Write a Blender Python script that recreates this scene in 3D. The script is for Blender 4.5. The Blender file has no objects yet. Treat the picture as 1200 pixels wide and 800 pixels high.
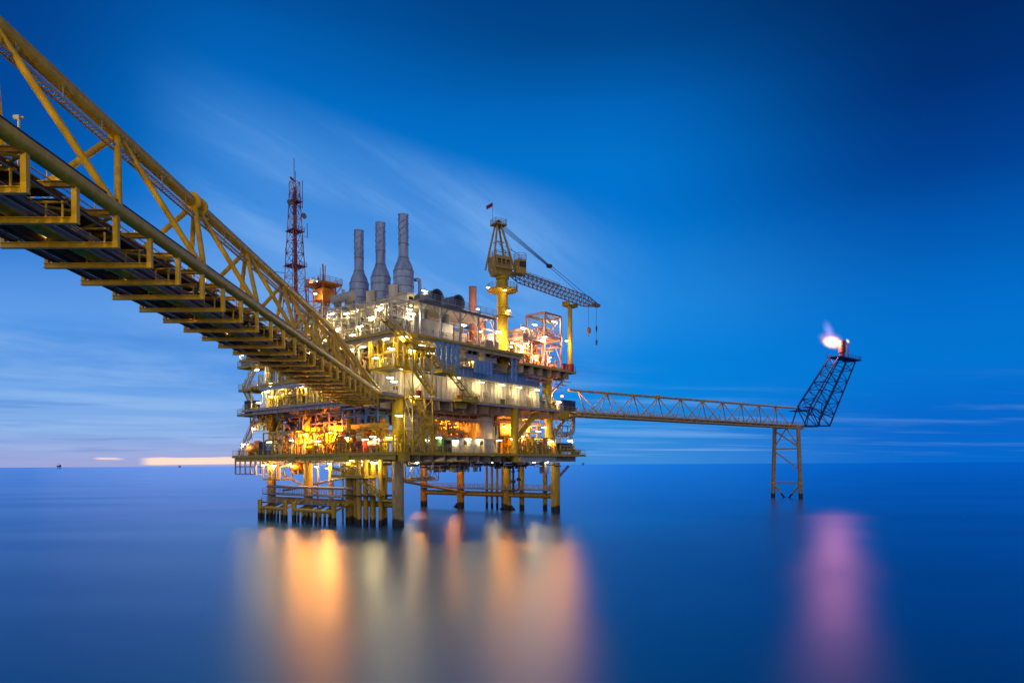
import bpy, math, random
from mathutils import Vector, Matrix
R = math.radians
random.seed(7)
scene = bpy.context.scene
COL = scene.collection

# ------------------------------------------------------------------ frame of the platform
U = Vector((.639, .769, 0)); V = Vector((-.769, .639, 0)); ORG = Vector((-18.4, 110, 0))
TH = math.atan2(.769, .639)
ROLL = .00542
def W(p, q, z): return ORG + U*p + V*q + Vector((0, 0, z))
def onq(x, y, q):
    """point (p, z) of the vertical plane q that a sight line meets"""
    dx, dy = x-600, 544.25-y
    a = (dx*math.cos(ROLL)+dy*math.sin(ROLL))/800; b = (-dx*math.sin(ROLL)+dy*math.cos(ROLL))/800
    p = (a*(ORG.y+q*V.y)-ORG.x-q*V.x)/(U.x-a*U.y)
    return p, 10+b*(ORG.y+p*U.y+q*V.y)
def onp(x, y, p):
    dx, dy = x-600, 544.25-y
    a = (dx*math.cos(ROLL)+dy*math.sin(ROLL))/800; b = (-dx*math.sin(ROLL)+dy*math.cos(ROLL))/800
    q = (a*(ORG.y+p*U.y)-ORG.x-p*U.x)/(V.x-a*V.y)
    return q, 10+b*(ORG.y+p*U.y+q*V.y)

# ------------------------------------------------------------------ mesh builder
class MB:
    def __init__(s): s.v = []; s.f = []
    def add(s, vs, fs):
        o = len(s.v); s.v += [tuple(v) for v in vs]; s.f += [tuple(i+o for i in f) for f in fs]; return s
    def box(s, x0, y0, z0, x1, y1, z1):
        if x1 < x0: x0, x1 = x1, x0
        if y1 < y0: y0, y1 = y1, y0
        if z1 < z0: z0, z1 = z1, z0
        return s.add([(x0,y0,z0),(x1,y0,z0),(x1,y1,z0),(x0,y1,z0),(x0,y0,z1),(x1,y0,z1),(x1,y1,z1),(x0,y1,z1)],
                     [(0,3,2,1),(4,5,6,7),(0,1,5,4),(1,2,6,5),(2,3,7,6),(3,0,4,7)])
    def cbox(s, x, y, z, sx, sy, sz): return s.box(x-sx/2, y-sy/2, z, x+sx/2, y+sy/2, z+sz)
    def bar(s, a, b, w, h=None):
        h = h or w; a = Vector(a); b = Vector(b); d = (b-a)
        if d.length < 1e-6: return s
        d.normalize()
        up = Vector((0,0,1)) if abs(d.z) < .95 else Vector((0,1,0))
        r = d.cross(up).normalized(); u = r.cross(d)
        vs = []
        for c in (a, b):
            for i, j in ((-1,-1),(1,-1),(1,1),(-1,1)): vs.append(c+r*(w/2*i)+u*(h/2*j))
        return s.add(vs, [(0,1,2,3),(7,6,5,4),(0,4,5,1),(1,5,6,2),(2,6,7,3),(3,7,4,0)])
    def ibeam(s, a, b, h, w, t=.05):
        a = Vector(a); b = Vector(b); z = Vector((0,0,1))
        s.bar(a, b, t, h-2*t-.01)
        s.bar(a+z*(h/2-t/2), b+z*(h/2-t/2), w, t); s.bar(a-z*(h/2-t/2), b-z*(h/2-t/2), w, t)
        return s
    def tube(s, a, b, r, n=8, r2=None, caps=True):
        a = Vector(a); b = Vector(b); d = b-a
        if d.length < 1e-6: return s
        d.normalize(); r2 = r if r2 is None else r2
        up = Vector((0,0,1)) if abs(d.z) < .9 else Vector((1,0,0))
        x = d.cross(up).normalized(); y = d.cross(x)
        vs = []
        for c, rr in ((a, r), (b, r2)):
            for k in range(n):
                t = 2*math.pi*k/n; vs.append(c+x*(rr*math.cos(t))+y*(rr*math.sin(t)))
        fs = [(k, (k+1) % n, n+(k+1) % n, n+k) for k in range(n)]
        if caps: fs += [tuple(range(n-1, -1, -1)), tuple(range(n, 2*n))]
        return s.add(vs, fs)
    def path(s, pts, r, n=8):
        pts = [Vector(p) for p in pts]; rings = []
        x = None
        for i, p in enumerate(pts):
            d1 = (p-pts[i-1]).normalized() if i else (pts[1]-p).normalized()
            d2 = (pts[i+1]-p).normalized() if i < len(pts)-1 else d1
            d = (d1+d2)
            d = d.normalized() if d.length > 1e-4 else d1
            if x is None:
                up = Vector((0,0,1)) if abs(d.z) < .9 else Vector((1,0,0)); x = d.cross(up).normalized()
            x = (x-d*x.dot(d))
            x = x.normalized() if x.length > 1e-4 else d.orthogonal().normalized()
            y = d.cross(x); k = 1/max(.5, d.dot(d1))
            rings.append([p+x*(r*k*math.cos(2*math.pi*j/n))+y*(r*k*math.sin(2*math.pi*j/n)) for j in range(n)])
        vs = [v for ring in rings for v in ring]; fs = []
        for i in range(len(pts)-1):
            for j in range(n): fs.append((i*n+j, i*n+(j+1) % n, (i+1)*n+(j+1) % n, (i+1)*n+j))
        fs += [tuple(range(n-1,-1,-1)), tuple(range((len(pts)-1)*n, len(pts)*n))]
        return s.add(vs, fs)
    def lathe(s, prof, c=(0,0,0), n=24, axis='z'):
        vs = []; c = Vector(c)
        for r, h in prof:
            for k in range(n):
                t = 2*math.pi*k/n; q = (r*math.cos(t), r*math.sin(t), h)
                if axis == 'x': q = (q[2], q[0], q[1])
                if axis == 'y': q = (q[1], q[2], q[0])
                vs.append(c+Vector(q))
        fs = []
        for i in range(len(prof)-1):
            for k in range(n): fs.append((i*n+k, i*n+(k+1) % n, (i+1)*n+(k+1) % n, (i+1)*n+k))
        fs += [tuple(range(n-1,-1,-1)), tuple(range((len(prof)-1)*n, len(prof)*n))]
        return s.add(vs, fs)
    def vessel(s, a, r, L, axis='x', n=24):
        prof = [(.02, -r*.5), (r*.5, -r*.43), (r*.8, -r*.27), (r*.97, -r*.1), (r, 0)]
        prof += [(r, L)] + [(q, L-h) for q, h in reversed(prof[:-1])]
        return s.lathe(prof, a, n, axis)
    def rail(s, pts, h=1.1, step=1.6, r=.03, rails=3):
        pts = [Vector(p) for p in pts]
        for a, b in zip(pts, pts[1:]):
            n = max(1, round((b-a).length/step))
            for k in range(n+1):
                c = a.lerp(b, k/n); s.bar(c, c+Vector((0,0,h)), r*2)
            for j in range(rails):
                z = Vector((0,0,h*(j+1)/rails)); s.bar(a+z, b+z, r*2)
            s.bar(a+Vector((0,0,.08)), b+Vector((0,0,.08)), .02, .14)
        return s
    def corr(s, a, b, z0, z1, period=1.0, depth=.13, back=.15):
        """corrugated panel from a to b (x, y); ribs stand out to the right hand of the line"""
        a = Vector((a[0], a[1], 0)); b = Vector((b[0], b[1], 0)); d = b-a; L = d.length; d.normalize()
        nrm = Vector((d.y, -d.x, 0)); m = max(1, round(L/period)); w = L/m; prof = []
        for k in range(m):
            for f, o in ((0, 0), (.42, 0), (.54, depth), (.88, depth)): prof.append((k*w+f*w, o))
        prof.append((L, 0)); n = len(prof)
        vs = [a+d*x+nrm*o+Vector((0,0,z)) for z in (z0, z1) for x, o in prof]
        vs += [a-nrm*back+Vector((0,0,z0)), b-nrm*back+Vector((0,0,z0)), a-nrm*back+Vector((0,0,z1)), b-nrm*back+Vector((0,0,z1))]
        fs = [(i, i+1, n+i+1, n+i) for i in range(n-1)]
        B = 2*n
        fs += [(B+1, B, B+2, B+3), (B, 0, n, B+2), (n-1, B+1, B+3, 2*n-1)]
        fs += [tuple([B]+[B+1]+list(range(n-1,-1,-1))), tuple([B+3, B+2]+list(range(n, 2*n)))]
        return s.add(vs, fs)
    def build(s, name, mat, parent=None, label=None, smooth=True):
        me = bpy.data.meshes.new(name); me.from_pydata(s.v, [], s.f); me.update()
        if smooth:
            me.polygons.foreach_set('use_smooth', [True]*len(me.polygons)); me.set_sharp_from_angle(angle=R(38))
        me.materials.append(mat)
        o = bpy.data.objects.new(name, me); COL.objects.link(o)
        if parent: o.parent = parent
        if label: o['label'] = label
        return o

def empty(name, label, cat, loc, rz=TH, group=None):
    o = bpy.data.objects.new(name, None); COL.objects.link(o)
    o.empty_display_size = .3; o.location = loc; o.rotation_euler = (0, 0, rz)
    o['label'] = label; o['category'] = cat; o['kind'] = 'thing'
    if group: o['group'] = group
    return o
def T(name, label, cat, p, q, z, rot=0, group=None): return empty(name, label, cat, W(p, q, z), TH+rot, group)

# ------------------------------------------------------------------ materials
def lin(c): return tuple((x/12.92 if x <= .04045 else ((x+.055)/1.055)**2.4) for x in [v/255 for v in c])
def node(nt, t, **k):
    n = nt.nodes.new(t)
    for a, b in k.items(): setattr(n, a, b)
    return n
def paint(name, col, rough=.5, var=.25, rust=.0, metal=0, scale=1.0, band=False):
    m = bpy.data.materials.new(name); m.use_nodes = True; nt = m.node_tree; b = nt.nodes['Principled BSDF']
    L = nt.links.new
    g = node(nt, 'ShaderNodeNewGeometry')
    mp = node(nt, 'ShaderNodeMapping'); mp.inputs['Scale'].default_value = (1, 1, .25)
    L(g.outputs['Position'], mp.inputs['Vector'])
    n1 = node(nt, 'ShaderNodeTexNoise'); n1.inputs['Scale'].default_value = 1.3*scale; n1.inputs['Detail'].default_value = 6
    n1.inputs['Roughness'].default_value = .65
    L(mp.outputs[0], n1.inputs['Vector'])
    r1 = node(nt, 'ShaderNodeMapRange'); r1.inputs[1].default_value = .35; r1.inputs[2].default_value = .7
    r1.inputs[3].default_value = 1-var; r1.inputs[4].default_value = 1.05
    L(n1.outputs[0], r1.inputs[0])
    mx = node(nt, 'ShaderNodeMix', data_type='RGBA', blend_type='MULTIPLY'); mx.inputs[0].default_value = 1
    mx.inputs[6].default_value = (*col, 1); L(r1.outputs[0], mx.inputs[7])
    out = mx.outputs[2]
    if rust:
        n2 = node(nt, 'ShaderNodeTexNoise'); n2.inputs['Scale'].default_value = 2.7*scale; n2.inputs['Detail'].default_value = 8
        n2.inputs['Roughness'].default_value = .7; L(mp.outputs[0], n2.inputs['Vector'])
        r2 = node(nt, 'ShaderNodeMapRange'); r2.inputs[1].default_value = .66-rust*.2; r2.inputs[2].default_value = .74-rust*.1
        L(n2.outputs[0], r2.inputs[0])
        m2 = node(nt, 'ShaderNodeMix', data_type='RGBA'); L(r2.outputs[0], m2.inputs[0]); L(out, m2.inputs[6])
        m2.inputs[7].default_value = (.11, .035, .012, 1); out = m2.outputs[2]
    if band:                       # marine growth in the splash zone
        sp = node(nt, 'ShaderNodeSeparateXYZ'); L(g.outputs['Position'], sp.inputs[0])
        ad = node(nt, 'ShaderNodeMath', operation='MULTIPLY_ADD'); L(n1.outputs[0], ad.inputs[0]); ad.inputs[1].default_value = 1.6
        L(sp.outputs[2], ad.inputs[2])
        r3 = node(nt, 'ShaderNodeMapRange'); r3.inputs[1].default_value = 1.9; r3.inputs[2].default_value = 2.2
        r3.inputs[3].default_value = 1; r3.inputs[4].default_value = 0; L(ad.outputs[0], r3.inputs[0])
        m3 = node(nt, 'ShaderNodeMix', data_type='RGBA'); L(r3.outputs[0], m3.inputs[0]); L(out, m3.inputs[6])
        m3.inputs[7].default_value = (.018, .016, .013, 1); out = m3.outputs[2]
    L(out, b.inputs['Base Color']); b.inputs['Metallic'].default_value = metal
    rr = node(nt, 'ShaderNodeMapRange'); rr.inputs[3].default_value = rough-.1; rr.inputs[4].default_value = min(1, rough+.15)
    L(n1.outputs[0], rr.inputs[0]); L(rr.outputs[0], b.inputs['Roughness'])
    bp = node(nt, 'ShaderNodeBump'); bp.inputs['Strength'].default_value = .15; bp.inputs['Distance'].default_value = .03
    L(n1.outputs[0], bp.inputs['Height']); L(bp.outputs[0], b.inputs['Normal'])
    return m
def emit(name, col, s):
    m = bpy.data.materials.new(name); m.use_nodes = True; nt = m.node_tree; b = nt.nodes['Principled BSDF']
    b.inputs['Base Color'].default_value = (.8, .8, .8, 1); b.inputs['Emission Color'].default_value = (*col, 1)
    b.inputs['Emission Strength'].default_value = s; return m
YEL = paint('yellow_paint', (.74, .52, .014), .42, .3, .06)
YLEG = paint('leg_yellow_paint', (.68, .45, .05), .5, .4, .2, band=True)
TLEG = paint('leg_weathered_paint', (.60, .47, .22), .55, .5, .4, band=True)
BRG = paint('bridge_yellow_paint', (.92, .58, .022), .38, .32, .15, scale=1.6)
WHT = paint('white_paint', (.78, .73, .60), .45, .25, .05)
WH2 = paint('grey_white_paint', (.60, .60, .58), .45, .3, .1)
PAN = paint('panel_skylit_blue', (.22, .46, .88), .35, .15, 0)  # blue of the skylight put into the base colour of pale panels
GRY = paint('grey_paint', (.27, .27, .27), .5, .3, .1)
BEAM = paint('deck_beam_paint', (.62, .54, .52), .5, .35, .2)
DRK = paint('dark_steel', (.05, .05, .052), .55, .4, .2)
GRT = paint('grating_steel', (.13, .13, .12), .5, .4, .2)
GLV = paint('galvanized_steel', (.44, .44, .45), .4, .3, 0, metal=.3)
CLD = paint('aluminium_cladding', (.64, .69, .78), .38, .3, 0, metal=.1)
RED = paint('red_paint', (.42, .035, .02), .45, .3, .05)
MRED = paint('mast_red_paint', (.46, .10, .13), .5, .3, .05)
ORA = paint('orange_paint', (.62, .22, .02), .45, .3, .1)
BLU = paint('blue_container_paint', (.010, .035, .17), .4, .3, .05)
GRN = paint('green_paint', (.02, .20, .06), .45, .25, 0)
SAL = paint('salmon_paint', (.66, .33, .26), .5, .25, .1)
SALW = paint('pale_salmon_paint', (.80, .50, .40), .5, .25, .1)
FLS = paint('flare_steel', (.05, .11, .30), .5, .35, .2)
FLB = paint('flare_bridge_paint', (.80, .57, .20), .45, .35, .2)
RST = paint('rusty_steel', (.20, .075, .03), .6, .45, .4)
BLK = paint('black_rubber', (.02, .02, .02), .6, .3, 0)
GLS = paint('dark_glass', (.02, .03, .04), .1, .1, 0)
BEI = paint('beige_wall_paint', (.58, .47, .28), .5, .25, .1)
DUC = paint('duct_blue_grey', (.16, .22, .30), .45, .3, .1)
CRN = paint('crane_paint', (.70, .49, .10), .45, .35, .2)
CRNB = paint('boom_paint', (.38, .24, .13), .5, .35, .3)
RING = paint('lifebuoy_paint', (.75, .12, .03), .5, .1, 0)
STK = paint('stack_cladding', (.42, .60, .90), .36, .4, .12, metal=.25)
L_WARM = emit('warm_lamp_lens', (1, .83, .5), 16)
L_WHITE = emit('white_lamp_lens', (1, .93, .78), 18)
L_YEL = emit('dim_yellow_lamp_lens', (1, .58, .10), 2.0)
L_SOD = emit('sodium_lamp_lens', (1, .55, .12), 22)

# ------------------------------------------------------------------ camera
cd = bpy.data.cameras.new('camera'); cam = bpy.data.objects.new('camera', cd); COL.objects.link(cam)
cd.sensor_width = 36; cd.lens = 24; cd.shift_y = 144.25/1200; cd.clip_end = 100000; cd.clip_start = .1
ca, sa = math.cos(ROLL), math.sin(ROLL)
rx = Vector((ca, 0, -sa)); uy = Vector((sa, 0, ca)); bz = rx.cross(uy)
cam.matrix_world = Matrix((( rx.x, uy.x, bz.x, 0), (rx.y, uy.y, bz.y, 0), (rx.z, uy.z, bz.z, 10), (0, 0, 0, 1)))
scene.camera = cam

# ------------------------------------------------------------------ world: dusk sky
BACKSKY = (.52, .45, .50)
SUN_AZ = R(-25); SUN_EL = R(1.5)
w = bpy.data.worlds.new('World'); scene.world = w; w.use_nodes = True; nt = w.node_tree; nt.nodes.clear(); L = nt.links.new
def M(op, a, b=None, c=None, clamp=False):
    n = node(nt, 'ShaderNodeMath', operation=op, use_clamp=clamp)
    for i, x in enumerate((a, b, c)):
        if x is None: continue
        if isinstance(x, (int, float)): n.inputs[i].default_value = x
        else: L(x, n.inputs[i])
    return n.outputs[0]
def SS(x, a, b, lo=0, hi=1):
    n = node(nt, 'ShaderNodeMapRange', interpolation_type='SMOOTHSTEP'); L(x, n.inputs[0])
    for i, q in enumerate((a, b, lo, hi)): n.inputs[i+1].default_value = q
    return n.outputs[0]
def MIX(f, a, b, mode='MIX'):
    n = node(nt, 'ShaderNodeMix', data_type='RGBA', blend_type=mode)
    for i, x in ((0, f), (6, a), (7, b)):
        if isinstance(x, (int, float)): n.inputs[i].default_value = x
        elif isinstance(x, tuple): n.inputs[i].default_value = (*x, 1)
        else: L(x, n.inputs[i])
    return n.outputs[2]
def RAMP(x, stops):
    n = node(nt, 'ShaderNodeValToRGB'); L(x, n.inputs[0]); cr = n.color_ramp; cr.interpolation = 'CARDINAL'
    while len(cr.elements) < len(stops): cr.elements.new(.5)
    for e, (p, c) in zip(cr.elements, stops): e.position = p; e.color = (*lin(c), 1)
    return n.outputs[0]
tc = node(nt, 'ShaderNodeTexCoord'); sp = node(nt, 'ShaderNodeSeparateXYZ'); L(tc.outputs['Generated'], sp.inputs[0])
X, Y, Z = sp.outputs
hyp = M('SQRT', M('ADD', M('MULTIPLY', X, X), M('ADD', M('MULTIPLY', Y, Y), 1e-6)))
t = M('MAXIMUM', M('DIVIDE', Z, hyp), 0); a = M('DIVIDE', X, hyp)
rt = RAMP(t, [(0, (0,104,204)), (.05, (0,102,202)), (.13, (0,114,208)), (.24, (0,100,191)), (.344, (0,72,156)), (.45, (0,52,124)), (.55, (0,42,102)), (1, (0,30,80))])
md = RAMP(t, [(0, (62,142,218)), (.06, (30,138,222)), (.13, (0,132,222)), (.24, (30,136,223)), (.35, (0,119,210)), (.45, (0,112,201)), (.53, (0,96,180)), (.6, (0,76,148)), (.7, (0,60,126)), (1, (0,36,90))])
lf = RAMP(t, [(0, (136,162,218)), (.035, (130,168,226)), (.08, (112,166,232)), (.13, (80,148,227)), (.24, (96,156,230)), (.35, (20,126,216)), (.45, (0,116,205)), (.53, (0,104,190)), (.64, (0,82,160)), (1, (0,44,100))])
fl_ = RAMP(t, [(0, (136,162,218)), (.035, (130,168,226)), (.08, (116,168,232)), (.13, (76,146,226)), (.2, (86,150,228)), (.3, (0,104,198)), (.40, (0,76,158)), (.5, (0,64,142)), (1, (0,40,95))])
base = MIX(SS(a, .12, .55), MIX(SS(a, -.38, .10), MIX(SS(a, -.62, -.36), fl_, lf), md), rt)
# cloud layer seen in perspective (plane far above): streaks drift along one wind direction
zz = M('ADD', M('MAXIMUM', Z, 0), .035)
cx = M('DIVIDE', X, zz); cy = M('DIVIDE', Y, zz)
cv = node(nt, 'ShaderNodeCombineXYZ'); L(cx, cv.inputs[0]); L(cy, cv.inputs[1])
def CLOUD(rz, sx, sy, scale, lo, hi, off=0, detail=6):
    mp = node(nt, 'ShaderNodeMapping', vector_type='TEXTURE'); L(cv.outputs[0], mp.inputs[0]); mp.inputs['Rotation'].default_value = (0, 0, rz)
    mp.inputs['Scale'].default_value = (1/sx, 1/sy, 1); mp.inputs['Location'].default_value = (off, off*.7, 0)
    n = node(nt, 'ShaderNodeTexNoise'); L(mp.outputs[0], n.inputs[0]); n.inputs['Scale'].default_value = scale
    n.inputs['Detail'].default_value = detail; n.inputs['Roughness'].default_value = .6; n.inputs['Distortion'].default_value = .4
    return SS(n.outputs[0], lo, hi)
# high streaky veil above the platform
streak = CLOUD(R(66), .22, 1.5, 1.6, .36, .66, 3.1)
pm = M('MULTIPLY', M('MULTIPLY', SS(a, -.50, -.30), SS(a, -.06, .24, 1, 0)), M('MULTIPLY', SS(t, .10, .26), SS(M('ADD', t, M('MULTIPLY', a, .3)), .33, .44, 1, 0)))
c1 = MIX(M('MULTIPLY', M('MULTIPLY', M('ADD', M('MULTIPLY', streak, .8), .38), pm), .98), base, lin((106, 164, 232)))
# broken low cloud towards the horizon on the sunset side
low = CLOUD(R(20), .55, .9, .55, .40, .68, 1.0, 8)
lm = M('MULTIPLY', SS(a, -.05, .25, 1, 0), M('MULTIPLY', SS(t, .0, .03), SS(t, .12, .24, 1, 0)))
c2 = MIX(M('MULTIPLY', M('MULTIPLY', low, lm), .5), c1, lin((160, 196, 242)))
dk = CLOUD(R(20), .5, .8, .7, .50, .72, 7.7, 6)
c2 = MIX(M('MULTIPLY', M('MULTIPLY', dk, lm), .55), c2, lin((62, 122, 205)))
# a few pale bars low on the right and below the flare bridge
bar = CLOUD(R(8), .4, 1.5, .5, .48, .66, 2.4, 6)
bm = M('MULTIPLY', M('MULTIPLY', SS(a, .0, .12), SS(a, .28, .42, 1, .35)), M('MULTIPLY', SS(t, .004, .02), SS(t, .07, .12, 1, 0)))
c3 = MIX(M('MULTIPLY', M('MULTIPLY', bar, bm), .6), c2, lin((120, 172, 236)))
# rosy veil and the gap of sunset light at the sea line
ro = M('MULTIPLY', SS(a, -.1, .1, 1, 0), SS(t, .0, .05, 1, 0))
c4 = MIX(M('MULTIPLY', ro, .36), c3, lin((176, 170, 216)))
edge = CLOUD(R(0), .3, .5, .8, .3, .7, 9.0, 4)
gt = M('ADD', t, M('MULTIPLY', M('SUBTRACT', edge, .5), .0035))
gap = M('MULTIPLY', M('MULTIPLY', SS(gt, .0015, .0035), SS(gt, .0105, .013, 1, 0)), M('MULTIPLY', SS(a, -.482, -.466), SS(a, -.30, -.12, 1, 0)))
spot = M('MULTIPLY', M('MULTIPLY', SS(gt, .0075, .0095), SS(gt, .011, .013, 1, 0)), M('MULTIPLY', SS(a, -.525, -.515), SS(a, -.505, -.49, 1, 0)))
c5 = MIX(M('MAXIMUM', gap, M('MULTIPLY', spot, .8)), c4, (1.05, .74, .62))
sky = node(nt, 'ShaderNodeTexSky', sky_type='NISHITA'); sky.sun_disc = False; sky.sun_elevation = SUN_EL; sky.sun_rotation = SUN_AZ
sky.ozone_density = 4; sky.air_density = 1; sky.dust_density = .5
# pale rose twilight sky opposite the sunset, behind the viewer
bk = M('MULTIPLY', SS(Y, -.1, -.6), SS(t, .4, 1.6, 1, .15))
c6 = MIX(bk, c5, BACKSKY)
bg1 = node(nt, 'ShaderNodeBackground'); L(c6, bg1.inputs[0]); bg1.inputs[1].default_value = 1.0
bg2 = node(nt, 'ShaderNodeBackground'); L(sky.outputs[0], bg2.inputs[0]); bg2.inputs[1].default_value = .003
ad = node(nt, 'ShaderNodeAddShader'); L(bg1.outputs[0], ad.inputs[0]); L(bg2.outputs[0], ad.inputs[1])
wo = node(nt, 'ShaderNodeOutputWorld'); L(ad.outputs[0], wo.inputs[0])

sd = bpy.data.lights.new('sun', 'SUN'); sd.energy = .012; sd.angle = R(20); sd.color = (1, .72, .6)
so = bpy.data.objects.new('sun', sd); COL.objects.link(so)
sdir = Vector((math.sin(SUN_AZ)*math.cos(SUN_EL), math.cos(SUN_AZ)*math.cos(SUN_EL), math.sin(SUN_EL)))
so.rotation_euler = sdir.to_track_quat('Z', 'Y').to_euler(); so.location = sdir*500

# ------------------------------------------------------------------ sea
sm = bpy.data.materials.new('sea_water'); sm.use_nodes = True; n_ = sm.node_tree; n_.nodes.clear()
def build_sea():
    global nt, L
    nt = n_; L = nt.links.new
    g = node(nt, 'ShaderNodeNewGeometry')
    mp = node(nt, 'ShaderNodeMapping'); L(g.outputs['Position'], mp.inputs[0]); mp.inputs['Scale'].default_value = (.012, .045, 1)
    nz = node(nt, 'ShaderNodeTexNoise'); L(mp.outputs[0], nz.inputs[0]); nz.inputs['Scale'].default_value = 1; nz.inputs['Detail'].default_value = 5
    ro = SS(nz.outputs[0], .3, .7, .295, .345)
    gl = node(nt, 'ShaderNodeBsdfGlossy', distribution='BECKMANN'); gl.inputs['Color'].default_value = (.70, .79, 1, 1); L(ro, gl.inputs['Roughness'])
    df = node(nt, 'ShaderNodeBsdfDiffuse'); df.inputs['Color'].default_value = (.0, .145, .40, 1)
    fr = node(nt, 'ShaderNodeFresnel'); fr.inputs[0].default_value = 1.34
    mp2 = node(nt, 'ShaderNodeMapping'); L(g.outputs['Position'], mp2.inputs[0]); mp2.inputs['Scale'].default_value = (.5, 1.6, 1)
    n2 = node(nt, 'ShaderNodeTexNoise'); L(mp2.outputs[0], n2.inputs[0]); n2.inputs['Scale'].default_value = 1; n2.inputs['Detail'].default_value = 3
    bp = node(nt, 'ShaderNodeBump'); bp.inputs['Strength'].default_value = .03; bp.inputs['Distance'].default_value = .1; L(n2.outputs[0], bp.inputs['Height'])
    L(bp.outputs[0], gl.inputs['Normal'])
    fm = M('MULTIPLY_ADD', fr.outputs[0], .97, .03)
    ms = node(nt, 'ShaderNodeMixShader'); L(fm, ms.inputs[0]); L(df.outputs[0], ms.inputs[1]); L(gl.outputs[0], ms.inputs[2])
    o = node(nt, 'ShaderNodeOutputMaterial'); L(ms.outputs[0], o.inputs[0])
build_sea()
sea = MB().add([(-60000,-20000,0),(60000,-20000,0),(60000,80000,0),(-60000,80000,0)], [(0,1,2,3)]).build('sea', sm, smooth=False)
sea['kind'] = 'structure'

# ------------------------------------------------------------------ lamps
HOUS = GRY
lamp_meshes = {}
def lamp_mesh(kind):
    if kind in lamp_meshes: return lamp_meshes[kind]
    h = MB(); l = MB()
    if kind == 'tube':
        h.box(-.6,-.19,0,.6,.19,.14); h.bar((0,0,.14),(0,0,.5),.08); l.box(-.56,-.16,-.14,.56,.16,-.004)
    elif kind == 'flood':
        h.lathe([(.16,.34),(.3,.12),(.34,0)], n=14); h.bar((0,0,.3),(0,0,.6),.08); l.lathe([(.3,-.004),(.26,-.10),(.08,-.16)], n=14)
    elif kind == 'pole':
        h.box(-.5,-.17,0,.5,.17,.12); h.tube((.62,0,-2.4),(.62,0,.02),.05,6); h.bar((.62,0,.04),(.4,0,.04),.07); l.box(-.46,-.14,-.12,.42,.14,-.004)
    o1 = h.build('lamp_housing', HOUS); o2 = l.build('lamp_lens', L_WARM)
    lamp_meshes[kind] = (o1.data, o2.data)
    bpy.data.objects.remove(o1); bpy.data.objects.remove(o2)
    return lamp_meshes[kind]
COLR = {'w': ((1, .71, .25), L_WARM), 'c': ((1, .77, .42), L_WHITE), 's': ((1, .29, .02), L_SOD), 'p': ((1, .55, .32), L_WARM), 'y': ((1, .70, .25), L_YEL)}
lens_cache = {}
def lamp(p, q, z, label, col='w', power=220, kind='tube', rot=0, world=False, drop=.42):
    h, l = lamp_mesh(kind)
    e = empty({'tube': 'light_fitting', 'flood': 'floodlight', 'pole': 'pole_light'}[kind], label, 'lamp', Vector((p, q, z)) if world else W(p, q, z), 0 if world else TH+rot, 'lamps on the platform')
    a = bpy.data.objects.new('housing', h); COL.objects.link(a); a.parent = e
    key = (kind, col)
    if key not in lens_cache:
        me = l.copy(); me.materials.clear(); me.materials.append(COLR[col][1]); lens_cache[key] = me
    b = bpy.data.objects.new('lens', lens_cache[key]); COL.objects.link(b); b.parent = e
    d = bpy.data.lights.new('lamp_light', 'POINT'); d.energy = power*{'s': 1.8, 'p': 1.6}.get(col, LAMP_GAIN); d.color = COLR[col][0]; d.shadow_soft_size = .05 if col == 'y' else .14
    o = bpy.data.objects.new('lamp_light', d); COL.objects.link(o); o.parent = e; o.location = (0, 0, -drop)
    return e
LAMP_GAIN = .88

# ------------------------------------------------------------------ render settings
scene.view_settings.view_transform = 'Standard'; scene.view_settings.look = 'None'
scene.view_settings.exposure = 0; scene.view_settings.gamma = 1; scene.view_settings.use_curve_mapping = False
cy_ = scene.cycles; cy_.use_denoising = True; cy_.max_bounces = 6; cy_.diffuse_bounces = 2; cy_.glossy_bounces = 3
cy_.transmission_bounces = 2; cy_.volume_bounces = 0; cy_.sample_clamp_indirect = 4; cy_.caustics_reflective = False; cy_.caustics_refractive = False
cy_.use_light_tree = True

# ------------------------------------------------------------------ steel jacket
jk = T('steel_jacket', 'eight legged yellow steel jacket carrying the platform out of the sea', 'jacket', 0, 0, 0)
near_q = (0, 12.5, 25, 37.4); far_q = (0, 13.2, 27.6, 40.2)
for i, q in enumerate(near_q):
    r = .95 if i == 0 else .8
    MB().tube((0,q,-4), (0,q,10.4), r, 20).build('leg', TLEG if i == 0 else YLEG, jk)
for i, q in enumerate(far_q): MB().tube((43,q,-4), (43,q,10.4), .85 if i != 0 else .95, 18).build('leg', YLEG, jk)
for (qa, qb) in zip(far_q, far_q[1:]): MB().tube((43,qa+.8,3.4), (43,qb-.8,3.4), .58, 14).build('brace', YLEG, jk)
for (qa, qb) in zip(near_q, near_q[1:]): MB().tube((0,qa+.75,3.6), (0,qb-.75,3.6), .5, 14).build('brace', YLEG, jk)
for q, s in ((13.2, 1), (13.2, -1), (27.6, 1)): MB().tube((43,q,1.6), (43,q+s*5,-3), .42, 10).build('diagonal_brace', YLEG, jk)
MB().tube((43,3.2,3.7), (52,3,9.6), .3, 10).build('diagonal_brace', GLV, jk)
MB().tube((42,25,3.6), (12,35,9.5), .3, 10).build('diagonal_brace', YLEG, jk)
for p, q, r in ((-.5,10.3,.36),(-2.1,7.3,.43),(-1.5,6.3,.45),(-.9,5.2,.47),(-1,3.1,.36),(1.6,8.6,.4),(2,5.6,.4)):
    mb = MB().tube((p,q,-4), (p,q,11), r, 14)
    for z in (5.2, 8.8): mb.lathe([(r+.06,z-.12),(r+.06,z+.12)], (p,q,0), 14)
    mb.build('conductor', YLEG, jk)
MB().box(-2.7,2.4,4.9,2.6,11.0,5.1).build('conductor_guide', DRK, jk)
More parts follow.
